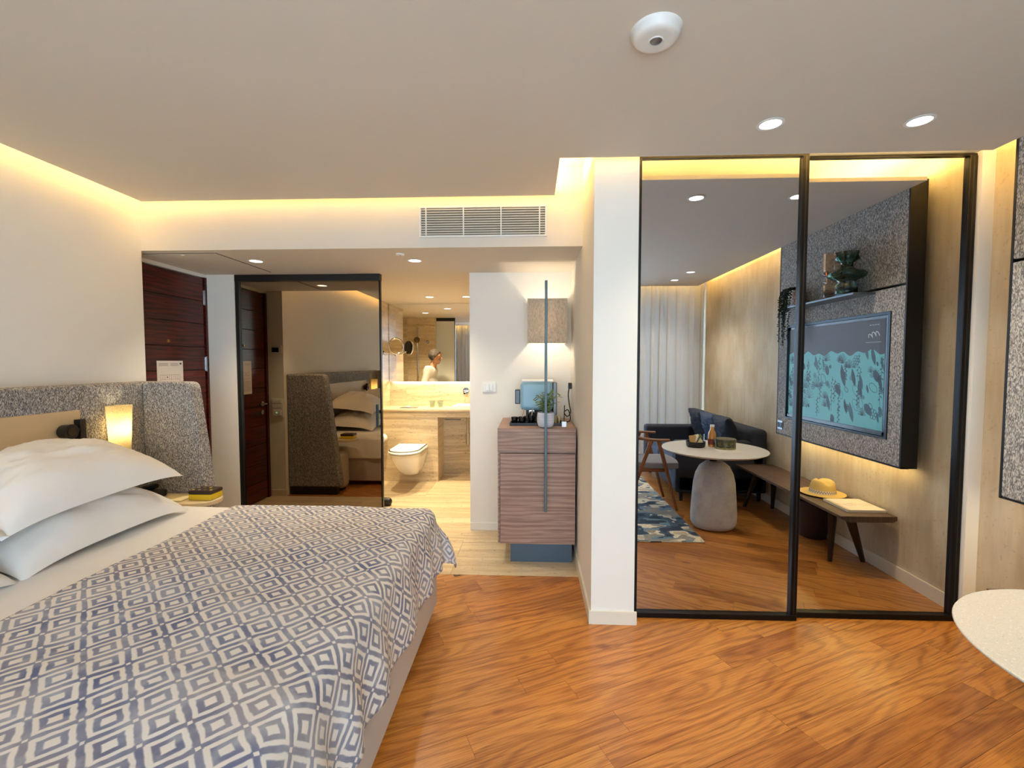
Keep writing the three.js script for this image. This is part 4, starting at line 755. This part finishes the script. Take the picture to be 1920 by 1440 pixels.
{
  const o = thing('wall_shelf', 'thin blue-grey shelf above the television', 'shelf', [2.23, 1.91, 1.64]);
  part(o, 'board', bx(2.155, PX, 1.908, 1.922, 1.2, 2.06, 0.002), std('#6b7780', 0.35, { metalness: 0.5 })); part(o, 'bracket', bx(PX, PX + 0.028, 1.93, 1.943, 1.2, 2.06), M.black);
  const Y = 1.9225;
  const glassC = (c, a) => phys('#ffffff', 0.05, { transmission: 1, thickness: 0.02, ior: 1.48, attenuationColor: new THREE.Color(c), attenuationDistance: a });
  const gv = thing('green_glass_vase', 'dark green glass vase with a wide disc waist on the shelf', 'vase', [2.185, Y, 1.945]);
  part(gv, 'vessel', lathe(2.185, Y, 1.945, [[0, 0], [0.062, 0], [0.068, 0.01], [0.068, 0.06], [0.05, 0.085], [0.065, 0.1], [0.105, 0.115], [0.12, 0.135], [0.105, 0.155], [0.055, 0.17], [0.038, 0.19], [0.036, 0.215], [0.05, 0.225], [0.075, 0.24], [0.065, 0.265], [0.07, 0.29], [0.065, 0.29], [0.059, 0.262], [0.04, 0.235], [0.03, 0.215], [0.032, 0.19], [0.08, 0.15], [0.11, 0.135], [0.07, 0.112], [0.044, 0.085], [0.062, 0.06], [0.062, 0.012], [0, 0.01]], 48), glassC('#5c9484', 0.03));
  const av = thing('amber_glass_vase', 'brown amber glass vase with ring waist on the shelf', 'vase', [2.225, Y, 1.745]);
  part(av, 'vessel', lathe(2.225, Y, 1.745, [[0, 0], [0.0625, 0], [0.0663, 0.01], [0.0663, 0.1], [0.0500, 0.112], [0.0775, 0.122], [0.0500, 0.133], [0.0500, 0.165], [0.0800, 0.176], [0.0562, 0.19], [0.0688, 0.2], [0.0688, 0.33], [0.0612, 0.33], [0.0600, 0.2], [0.0425, 0.185], [0.0425, 0.13], [0.0575, 0.1], [0.0575, 0.012], [0, 0.01]], 48), glassC('#c08050', 0.04));
  // trailing plant
  const tp = thing('trailing_plant', 'dark trailing plant in a woven terracotta pot on the shelf', 'plant', [2.23, Y, 1.275]);
  const pot = part(tp, 'pot', lathe(2.23, Y, 1.275, [[0, 0], [0.05, 0], [0.058, 0.02], [0.062, 0.12], [0.057, 0.125], [0.052, 0.1], [0, 0.095]], 36), std('#a3795c', 0.8));
  for (let i = 0; i < 9; i++) for (const s of [-1, 1]) { const pts = []; for (let k = 0; k <= 8; k++) { const a = i * 0.698 + s * k * 0.16, y = 0.012 + k * 0.0125, r = 0.0565 + 0.006 * k / 8; pts.push(V(2.23 + r * Math.cos(a), Y + y, -1.275 + r * Math.sin(a))); } part(pot, 'weave_strip', tube(pts, 0.003, 10, 5), std('#8a6248', 0.9)); }
  for (let k = 0; k < 16; k++) {
    const d = 1.18 - rr(0, 0.14), x = 2.19 - rr(0, 0.03), len = rr(0.12, 0.46), a = V(2.23, Y + 0.115, -1.255), b = V(lerp(2.23, x, 0.6), Y + 0.16, -(d + 0.02)), c = V(x, Y + 0.09, -d), e = V(x - rr(-0.01, 0.01), Y + 0.09 - len, -(d - rr(-0.02, 0.02)));
    const cv = new THREE.CatmullRomCurve3([a, b, c, V((c.x + e.x) / 2, (c.y + e.y) / 2, (c.z + e.z) / 2), e]), gs = [new THREE.TubeGeometry(cv, 20, 0.0018, 5)];
    const n = Math.round(14 + len * 70); for (let i = 0; i < n; i++) { const q = cv.getPoint(0.15 + 0.85 * i / n), g = new THREE.SphereGeometry(1, 6, 4); g.scale(0.010, 0.004, 0.006); g.translate(0.008, 0, 0); g.rotateZ(rr(-0.8, 0.3)); g.rotateY(rr(0, 6.28)); g.translate(q.x, q.y, q.z); gs.push(g); }
    part(tp, 'strand', merge(gs), M.leafDark);
  }
  const sw = thing('panel_socket', 'chrome socket plate at the lower corner of the panel', 'socket', [PX, 0.82, 0.87]); part(sw, 'plate', bx(PX - 0.008, PX, 0.835, 0.92, 0.835, 0.915, 0.003), M.steel); for (const d of [0.855, 0.895]) part(sw, 'insert', bx(PX - 0.011, PX - 0.008, 0.855, 0.9, d - 0.013, d + 0.013), M.black);
}
// bench with hat, magazine, bin
{
  const o = thing('wooden_bench', 'long dark wooden bench with splayed legs along the stone wall', 'bench', [2.29, 0, 1.29]);
  const s = new THREE.Shape(); s.moveTo(2.08, 0.42); s.lineTo(2.445, 0.42); s.lineTo(2.445, 0.395); s.lineTo(2.42, 0.38); s.lineTo(2.13, 0.38); s.lineTo(2.08, 0.402); s.closePath();
  const g = new THREE.ExtrudeGeometry(s, { depth: 1.66, bevelEnabled: false }); g.translate(0, 0, -2.13); part(o, 'seat_board', metric(g, true), M.benchWood);
  const L = (a, b) => bar(a, b, 0.017, 0.034, 4, 0.75);
  part(o, 'leg', L(V(2.185, 0, -1.87), V(2.16, 0.382, -1.92)), M.brown); part(o, 'leg', L(V(2.42, 0, -1.87), V(2.20, 0.382, -2.04)), M.brown);
  part(o, 'leg', L(V(2.15, 0, -0.53), V(2.22, 0.382, -0.64)), M.brown); part(o, 'leg', L(V(2.40, 0, -0.58), V(2.39, 0.382, -0.62)), M.brown);
}
{
  const hx = 2.285, hd = 1.60, Y = 0.4205;
  const o = thing('straw_hat', 'yellow straw hat with woven band on the bench', 'hat', [hx, Y, hd]);
  const straw = std('#ffffff', 0.85, { map: T.hat });
  const g = new THREE.LatheGeometry([[0.085, 0.012], [0.1, 0.01], [0.13, 0.004], [0.155, 0.009], [0.156, 0.013], [0.13, 0.009], [0.088, 0.017]].map(([r, h]) => new THREE.Vector2(r, h)), 56).translate(hx, Y, -hd); part(o, 'brim', metric(g), straw);
  const c = new THREE.LatheGeometry([[0.089, 0.014], [0.088, 0.04], [0.083, 0.08], [0.075, 0.105], [0.055, 0.118], [0.025, 0.116], [0, 0.112]].map(([r, h]) => new THREE.Vector2(r, h)), 56), p = c.attributes.position;
  for (let i = 0; i < p.count; i++) { const y = p.getY(i), x = p.getX(i), z = p.getZ(i), top = smooth(0.06, 0.118, y); p.setX(i, x * 1.0); p.setY(i, y - top * 0.022 * Math.exp(-(x * x) / 0.0006) * (z > -0.08 ? 1 : 0.3)); const pin = top * 0.014 * Math.exp(-((z - 0.06) ** 2) / 0.0012); p.setX(i, x - Math.sign(x) * Math.min(Math.abs(x), pin)); }
  c.computeVertexNormals(); c.translate(hx, Y, -hd); part(o, 'crown', metric(c), straw);
  const bt = canvasTex(256, 32, (q, w, h) => { q.fillStyle = '#d9d2c4'; q.fillRect(0, 0, w, h); q.fillStyle = '#5a4a44'; for (let i = 0; i < 64; i++) q.fillRect(i * 4, (i % 2) * 10 + 5, 2, 12); }); bt.wrapS = THREE.RepeatWrapping;
  part(o, 'hat_band', new THREE.CylinderGeometry(0.0895, 0.0915, 0.026, 56, 1, true).translate(hx, Y + 0.03, -hd), std('#ffffff', 0.8, { map: bt }));
  const mt = canvasTex(256, 256, (q, w, h) => { q.fillStyle = '#ece0c8'; q.fillRect(0, 0, w, h); q.fillStyle = '#8b6f78'; for (let i = 0; i < 46; i++) q.fillRect((i * 53) % 230 + 8, 90 + (i * 29) % 60, 6 + (i * 7) % 18, 3); q.fillStyle = '#c7b394'; q.fillRect(0, 0, 24, h); });
  const m = thing('magazine', 'pale magazine lying on the bench beside the straw hat', 'magazine', [2.34, 0.42, 1.9]);
  const cv = new THREE.BoxGeometry(0.26, 0.002, 0.27).translate(2.31, 0.4355, -1.91); part(m, 'cover', cv, std('#ffffff', 0.45, { map: mt })); part(m, 'pages', bx(2.182, 2.438, 0.4203, 0.4345, 1.777, 2.043), M.paper);
}
{
  const o = thing('waste_bin', 'dark brown round waste bin under the bench', 'bin', [2.36, 0, 1.37]);
  part(o, 'bucket', lathe(2.36, 0.001, 1.37, [[0, 0], [0.095, 0], [0.1, 0.006], [0.122, 0.29], [0.126, 0.295], [0.122, 0.3], [0.117, 0.295], [0.094, 0.01], [0, 0.008]], 40), std('#2b1712', 0.45)); part(o, 'rim', new THREE.TorusGeometry(0.122, 0.005, 8, 40).rotateX(Math.PI / 2).translate(2.36, 0.298, -1.37), M.brown);
}
// round table
const TX = 1.6, TD = 1.12, TY = 0.70;
{
  const o = thing('round_table', 'round pale terrazzo table on a pebble-shaped concrete foot', 'table', [TX, 0, TD]);
  part(o, 'table_top', metric(lathe(TX, TY - 0.026, TD, [[0, 0], [0.39, 0], [0.43, 0.016], [0.433, 0.021], [0.43, 0.026], [0, 0.026]], 96)), M.terrazzo);
  part(o, 'stem', cyl(TX, 0.57, TY - 0.026, TD, 0.032), M.blackMetal); part(o, 'plate', cyl(TX, TY - 0.034, TY - 0.026, TD, 0.14), M.black);
  const g = lathe(0, 0, 0, [[0, 0], [0.14, 0], [0.185, 0.012], [0.205, 0.05], [0.208, 0.12], [0.2, 0.25], [0.188, 0.4], [0.17, 0.48], [0.135, 0.545], [0.085, 0.583], [0.03, 0.592], [0, 0.593]], 64); g.scale(0.93, 1, 0.8); g.translate(TX + 0.01, 0, -TD); part(o, 'pebble_foot', metric(g), M.concrete);
  const Y = TY + 0.0005;
  const b = thing('snack_bowl', 'black bowl of wrapped snacks on the round table', 'bowl', [1.47, Y, 1.05]); part(b, 'bowl', lathe(1.47, Y, 1.05, [[0, 0], [0.07, 0], [0.08, 0.01], [0.083, 0.05], [0.078, 0.05], [0.074, 0.012], [0, 0.01]], 40), M.black);
  [['cream', '#d9c9a0', 0.02, 0.1], ['tan', '#b08c50', -0.03, 0.4], ['white', '#e6e2d6', -0.01, 1.4], ['green', '#6f7a52', 0.035, 2.3]].forEach(([c, col, dx, a]) => { const s = thing('snack_packet', c + ' snack packet standing in the black bowl', 'packet', [1.47 + dx, Y + 0.012, 1.05], 'snack packets'); const g = new RoundedBoxGeometry(0.06, 0.085, 0.014, 2, 0.006).rotateZ(0.5 * Math.cos(a * 3)).rotateX(0.3).rotateY(a).translate(1.47 + dx, Y + 0.062, -1.05 + dx * 0.5); part(s, 'wrapper', g, std(col, 0.5)); });
  const gl = thing('drinking_glass', 'clear drinking glass on the round table', 'glass', [1.54, Y, 1.0]); part(gl, 'tumbler', lathe(1.54, Y, 0.97, [[0, 0], [0.03, 0], [0.036, 0.1], [0.0335, 0.1], [0.028, 0.006], [0, 0.006]], 32), M.glass);
  const bo = thing('juice_bottle', 'small bottle of amber juice on the round table', 'bottle', [1.62, Y, 1.03]); part(bo, 'bottle', lathe(1.62, Y, 1.03, [[0, 0], [0.03, 0], [0.034, 0.006], [0.034, 0.1], [0.03, 0.125], [0.017, 0.15], [0.016, 0.175], [0, 0.175]], 36), phys('#c98a3a', 0.08, { clearcoat: 0.8 })); part(bo, 'cap', cyl(1.62, Y + 0.175, Y + 0.195, 1.03, 0.018), M.white); part(bo, 'paper_label', new THREE.CylinderGeometry(0.0346, 0.0346, 0.05, 36, 1, true).translate(1.62, Y + 0.045, -1.03), std('#7a3a2c', 0.6));
  const ti = thing('round_tin', 'round patterned tin with dark lid on the round table', 'tin', [1.70, Y, 1.12]);
  const tt = canvasTex(256, 64, (q, w, h) => { q.fillStyle = '#6f6848'; q.fillRect(0, 0, w, h); q.fillStyle = '#3f4436'; for (let i = 0; i < 40; i++) q.fillRect((i * 47) % 256, (i * 13) % 40 + 8, 10, 16); q.fillStyle = '#a89a62'; q.fillRect(0, 52, w, 6); }); tt.wrapS = THREE.RepeatWrapping;
  part(ti, 'tin_body', cyl(1.70, Y, Y + 0.07, 1.12, 0.085, 0.085, 48), std('#ffffff', 0.35, { map: tt, metalness: 0.3 })); part(ti, 'lid', lathe(1.70, Y + 0.07, 1.12, [[0.088, -0.012], [0.0885, 0.012], [0.084, 0.016], [0, 0.018]], 48), std('#4f4a36', 0.35, { metalness: 0.3 }));
  const pa = thing('paper_leaflet', 'white leaflet under the tin on the round table', 'leaflet', [1.66, Y, 1.2]); part(pa, 'sheet', bx(1.58, 1.79, TY, TY + 0.0008, 1.16, 1.30), M.paper);
}
// dining chair
{
  const cx = 1.07, cd = 0.49, o = thing('dining_chair', 'wooden armchair with grey seat pad beside the round table', 'chair', [cx, 0.012, cd]);
  const Yr = 0.70, W = 0.25;
  for (const s of [-1, 1]) {
    part(o, 'leg', metric(bar(V(1.29, 0.0125, -(cd + s * 0.225)), V(1.10, Yr, -(cd + s * W)), 0.013, 0.021), true), M.chairWood);
    part(o, 'leg', metric(bar(V(0.80, 0.0125, -(cd + s * 0.225)), V(1.03, Yr, -(cd + s * W)), 0.013, 0.021), true), M.chairWood);
  }
  const pts = [V(1.20, Yr + 0.005, -(cd + W)), V(1.06, Yr + 0.008, -(cd + W + 0.01)), V(0.90, Yr + 0.02, -(cd + W - 0.02)), V(0.79, Yr + 0.035, -(cd + 0.13)), V(0.755, Yr + 0.04, -cd), V(0.79, Yr + 0.035, -(cd - 0.13)), V(0.90, Yr + 0.02, -(cd - W + 0.02)), V(1.06, Yr + 0.008, -(cd - W - 0.01)), V(1.20, Yr + 0.005, -(cd - W))];
  const cv = new THREE.CatmullRomCurve3(pts); // flat rail that deepens to a backrest behind
  { const N = 64, K = 10, pos = [], idx = []; for (let i = 0; i <= N; i++) { const t = i / N, p = cv.getPoint(t), tg = cv.getTangent(t).setY(0).normalize(), out = V(tg.z, 0, -tg.x), back = Math.exp(-((t - 0.5) ** 2) / 0.03), hh = 0.012 + 0.05 * back, ww = 0.024 - 0.012 * back; for (let k = 0; k < K; k++) { const a = 2 * Math.PI * k / K; pos.push(p.x + out.x * ww * Math.cos(a), p.y + hh * Math.sin(a) + 0.03 * back, p.z + out.z * ww * Math.cos(a)); } } for (let i = 0; i < N; i++) for (let k = 0; k < K; k++) { const a = i * K + k, b = i * K + (k + 1) % K; idx.push(a, b, a + K, b, b + K, a + K); } for (const [r, f] of [[0, 1], [N, 0]]) { const c0 = pos.length / 3, p = cv.getPoint(r / N); pos.push(p.x, p.y, p.z); for (let k = 0; k < K; k++) { const a = r * K + k, b = r * K + (k + 1) % K; f ? idx.push(a, c0, b) : idx.push(a, b, c0); } } const g = new THREE.BufferGeometry(); g.setAttribute('position', new THREE.Float32BufferAttribute(pos, 3)); g.setIndex(idx); g.computeVertexNormals(); part(o, 'back_rail', metric(g), M.chairWood); }
  const ss = new THREE.Shape(); ss.moveTo(0.86, cd - 0.19); ss.quadraticCurveTo(0.84, cd, 0.86, cd + 0.19); ss.quadraticCurveTo(1.08, cd + 0.25, 1.30, cd + 0.225); ss.quadraticCurveTo(1.37, cd, 1.30, cd - 0.225); ss.quadraticCurveTo(1.08, cd - 0.25, 0.86, cd - 0.19);
  const g = new THREE.ExtrudeGeometry(ss, { depth: 0.03, bevelEnabled: true, bevelThickness: 0.014, bevelSize: 0.014, bevelOffset: -0.014, bevelSegments: 4, curveSegments: 16 }); g.rotateX(-Math.PI / 2); g.translate(0, 0.435, 0); part(o, 'seat_pad', metric(g), M.greyFabric);
  for (const s of [-1, 1]) part(o, 'seat_rail', metric(bx(0.90, 1.21, 0.385, 0.425, cd + s * 0.20 - 0.014, cd + s * 0.20 + 0.014, 0.006)), M.chairWood);
  part(o, 'cross_rail', metric(bx(1.17, 1.20, 0.385, 0.425, cd - 0.23, cd + 0.23, 0.006)), M.chairWood); part(o, 'cross_rail', metric(bx(0.91, 0.94, 0.385, 0.425, cd - 0.23, cd + 0.23, 0.006)), M.chairWood);
  o.position.x += 0.13;
}
// rug
{
  const o = thing('patterned_rug', 'blue and cream camouflage patterned rug on the wood floor', 'rug', [0.5, 0, 0.45]);
  part(o, 'pile', metric(bx(-0.34, 1.40, 0.0005, 0.012, -0.75, 1.50, 0.004)), M.rug);
}
// sofa
{
  const o = thing('navy_sofa', 'dark navy two-seat sofa against the stone wall', 'sofa', [1.9, 0, -0.22]);
  const d0 = -0.98, d1 = 0.42;
  part(o, 'base', bx(1.52, 2.42, 0.1, 0.28, d0, d1, 0.02), M.navy); part(o, 'back', bx(2.24, 2.43, 0.1, 0.76, d0, d1, 0.05), M.navy);
  part(o, 'arm', bx(1.50, 2.41, 0.1, 0.64, d0, d0 + 0.16, 0.035), M.navy); part(o, 'arm', bx(1.50, 2.41, 0.1, 0.64, d1 - 0.16, d1, 0.035), M.navy);
  const m = (d0 + d1) / 2; part(o, 'seat_cushion', bx(1.51, 2.26, 0.28, 0.44, d0 + 0.165, m - 0.003, 0.045), M.navyBlue); part(o, 'seat_cushion', bx(1.51, 2.26, 0.28, 0.44, m + 0.003, d1 - 0.165, 0.045), M.navyBlue);
  for (const [x, d] of [[1.58, d0 + 0.08], [1.58, d1 - 0.08], [2.38, d0 + 0.08], [2.38, d1 - 0.08]]) part(o, 'leg', cyl(x, 0, 0.1, d, 0.018, 0.024, 16), M.brown);
  [[-0.62, 'navy back cushion at the curtain end of the sofa', 21], [-0.22, 'navy back cushion in the middle of the sofa', 25], [0.14, 'navy back cushion at the bench end of the sofa', 29]].forEach(([d, label, s]) => { const c = thing('sofa_cushion', label, 'cushion', [2.12, 0.45, d], 'sofa back cushions'); const g = pillowGeo(0.21, 0.205, 0.085, s, 0.36, 1, 1, 0); g.rotateZ(-1.25); g.translate(2.13, 0.675, -d); part(c, 'cushion_cover', g, s === 25 ? M.navyBlue : M.navy); });
}
// curtains
{
  const cur = (label, x0, x1) => {
    const o = thing('grey_curtain', label, 'curtain', [(x0 + x1) / 2, 0.015, -1.42], 'window curtains');
    const g = shell((u, v) => { const x = lerp(x0, x1, u), ph = (x - x0) * 46 + 1.4 * Math.sin((x - x0) * 9 + v * 0.8), a = 0.038 * (0.6 + 0.4 * v) ; return V(x + 0.012 * Math.sin(ph * 2 + 1), lerp(2.70, 0.015, v), 1.42 + a * Math.sin(ph)); }, 220, 16, 0.003);
    part(o, 'fabric', g, M.curtain); part(o, 'track', bx(x0, x1, 2.70, 2.718, -1.435, -1.405), M.white);
  };
  cur('pale grey pleated curtain in the corner behind the sofa', 1.16, 2.44); cur('pale grey pleated curtain at the bed end of the window', -2.6, -1.5);
}
// =====================================================================================
// PERSON standing behind the bronze door, seen in the bathroom mirror
// =====================================================================================
{
  const isoMesh = (f, c, half, res) => {
    const mc = new MarchingCubes(res, new THREE.MeshBasicMaterial(), false, false, 120000); mc.isolation = 0; const hs = res / 2;
    for (let k = 0; k < res; k++) for (let j = 0; j < res; j++) for (let i = 0; i < res; i++) mc.field[i + j * res + k * res * res] = -f(c.x + half * (i - hs) / hs, c.y + half * (j - hs) / hs, c.z + half * (k - hs) / hs);
    mc.update(); const n = mc.count, g = new THREE.BufferGeometry();
    g.setAttribute('position', new THREE.BufferAttribute(mc.positionArray.slice(0, n * 3), 3)); g.scale(half, half, half); g.translate(c.x, c.y, c.z);
    const w = mergeVertices(g, 1e-4); w.computeVertexNormals(); return w;
  };
  const P = (x, y, d) => V(x, y, -d), cap = (a, b, ra, rb) => { const ab = b.clone().sub(a), L = ab.lengthSq(); return (x, y, z) => { const px = x - a.x, py = y - a.y, pz = z - a.z, t = clamp((px * ab.x + py * ab.y + pz * ab.z) / L); return Math.hypot(px - ab.x * t, py - ab.y * t, pz - ab.z * t) - lerp(ra, rb, t); }; };
  const smin = (a, b, k) => { const h = clamp(0.5 + 0.5 * (b - a) / k); return lerp(b, a, h) - k * h * (1 - h); }, union = (fs, k) => (x, y, z) => fs.reduce((m, f) => smin(m, f(x, y, z), k), 9);
  const J = { pel: P(-1.66, 0.90, 4.37), che: P(-1.64, 1.24, 4.37), neck: P(-1.605, 1.40, 4.37), head: P(-1.555, 1.545, 4.37) };
  const limb = {};
  for (const [k, s] of [['n', -1], ['f', 1]]) { limb[k] = { sh: P(-1.63, 1.355, 4.37 + s * 0.17), el: P(-1.70, 1.09, 4.37 + s * 0.215), wr: P(-1.60, 0.93, 4.37 + s * 0.17), hip: P(-1.66, 0.88, 4.37 + s * 0.085), kn: P(s > 0 ? -1.635 : -1.67, 0.49, 4.37 + s * 0.12), an: P(s > 0 ? -1.625 : -1.70, 0.09, 4.37 + s * 0.15), toe: P(s > 0 ? -1.45 : -1.53, 0.05, 4.37 + s * 0.16) }; }
  const torso = (g) => [cap(P(-1.66, 0.90, 4.29), P(-1.66, 0.90, 4.45), 0.10 + g, 0.10 + g), cap(P(-1.645, 1.12, 4.31), P(-1.645, 1.12, 4.43), 0.10 + g, 0.10 + g), cap(P(-1.635, 1.30, 4.26), P(-1.635, 1.30, 4.48), 0.085 + g, 0.085 + g)];
  const arms = (g) => Object.values(limb).flatMap((l) => [cap(l.sh, l.el, 0.05 + g, 0.04 + g), cap(l.el, l.wr, 0.038 + g, 0.027 + g)]), legs = (g) => Object.values(limb).flatMap((l) => [cap(l.hip, l.kn, 0.085 + g, 0.056 + g), cap(l.kn, l.an, 0.054 + g, 0.036 + g)]);
  const hand = (l) => { const w = l.wr, s = []; const p = (dx, dy, dz) => V(w.x + dx, w.y + dy, w.z + dz); s.push(cap(p(0, 0, 0), p(0.045, -0.06, 0), 0.024, 0.03)); for (let i = 0; i < 4; i++) { const dz = -0.03 + i * 0.02, L = [0.055, 0.068, 0.064, 0.05][i]; s.push(cap(p(0.055, -0.07, dz), p(0.06 + L * 0.3, -0.07 - L * 0.6, dz), 0.0105, 0.0095), cap(p(0.06 + L * 0.3, -0.07 - L * 0.6, dz), p(0.05 + L * 0.2, -0.07 - L * 1.1, dz), 0.0095, 0.008)); } s.push(cap(p(0.02, -0.03, 0.02), p(0.06, -0.05, 0.05), 0.012, 0.01)); return s; };
  const h = J.head, headF = (() => { const parts = [cap(h.clone().add(V(-0.012, 0.03, 0)), h.clone().add(V(0.01, 0.02, 0)), 0.088, 0.083), cap(h.clone().add(V(0.02, -0.05, 0)), h.clone().add(V(0.045, -0.085, 0)), 0.055, 0.035), cap(h.clone().add(V(0.085, 0.0, 0)), h.clone().add(V(0.105, -0.03, 0)), 0.010, 0.014), cap(h.clone().add(V(0.075, -0.062, -0.014)), h.clone().add(V(0.075, -0.062, 0.014)), 0.010, 0.010), cap(h.clone().add(V(0.072, 0.016, -0.035)), h.clone().add(V(0.072, 0.016, 0.035)), 0.014, 0.014)]; for (const s of [-1, 1]) parts.push(cap(h.clone().add(V(-0.012, 0.02, s * 0.086)), h.clone().add(V(-0.008, -0.025, s * 0.084)), 0.013, 0.009)); return union(parts, 0.022); })();
  const neckF = cap(J.neck.clone().add(V(0, -0.06, 0)), h.clone().add(V(-0.01, -0.05, 0)), 0.055, 0.05);
  const foot = (l) => cap(l.an.clone().add(V(-0.03, -0.045, 0)), l.toe.clone().add(V(0, -0.01, 0)), 0.038, 0.032);
  const bodyF = union([...torso(0), ...arms(0), ...legs(0), foot(limb.n), foot(limb.f), neckF], 0.03);
  const o = thing('person', 'person in white shirt and dark trousers standing behind the bronze mirror door', 'person', [-1.65, 0, 4.37]);
  const skin = std('#b98a6c', 0.6), mid = P(-1.63, 0.86, 4.37);
  const all = merge([isoMesh(bodyF, mid, 0.92, 110), isoMesh((x, y, z) => smin(headF(x, y, z), neckF(x, y, z), 0.02), h.clone().add(V(0, -0.03, 0)), 0.19, 72), ...Object.values(limb).map((l) => isoMesh(union(hand(l), 0.008), l.wr.clone().add(V(0.04, -0.06, 0)), 0.12, 56))]);
  const body = part(o, 'body', all, skin);
  part(o, 'shirt', isoMesh((x, y, z) => Math.max(union([...torso(0.014), ...arms(0.012)], 0.035)(x, y, z), 0.84 - y, y - 1.40), mid.clone().setY(1.1), 0.42, 84), std('#e4e0da', 0.85));
  part(o, 'trousers', isoMesh((x, y, z) => Math.max(union([torso(0.01)[0], ...legs(0.012)], 0.03)(x, y, z), 0.075 - y, y - 0.95), mid.clone().setY(0.5), 0.52, 84), std('#1d1c20', 0.85));
  for (const l of Object.values(limb)) { const c = l.an.clone().lerp(l.toe, 0.5).setY(0.07), f = foot(l); const sh = part(o, 'shoe', isoMesh((x, y, z) => Math.max(f(x, y, z) - 0.008, 0.012 - y, y - 0.105), c, 0.19, 60), std('#17161a', 0.4)); part(sh, 'sole', isoMesh((x, y, z) => Math.max(f(x, y, z) - 0.012, 0.001 - y, y - 0.014), c, 0.19, 64), std('#3a3432', 0.7)); }
  part(o, 'hair', isoMesh((x, y, z) => { const d = headF(x, y, z) - 0.012 - 0.004 * n2(x * 60, y * 60 + z * 40, 3); const cut = (x - h.x) * 0.9 - (y - h.y) * 0.75 - 0.018; return Math.max(d, cut, h.y - 0.055 - y); }, h.clone().add(V(0, 0.02, 0)), 0.16, 64), std('#453c34', 0.8));
  for (const s of [-1, 1]) { const e = part(o, 'eye', new THREE.SphereGeometry(0.011, 14, 10).translate(h.x + 0.076, h.y + 0.0, h.z + s * 0.031), std('#e8e4de', 0.25)); part(e, 'iris', new THREE.SphereGeometry(0.0055, 10, 8).translate(h.x + 0.083, h.y, h.z + s * 0.031), std('#2d2018', 0.2)); }
}

renderer.render(scene, camera);
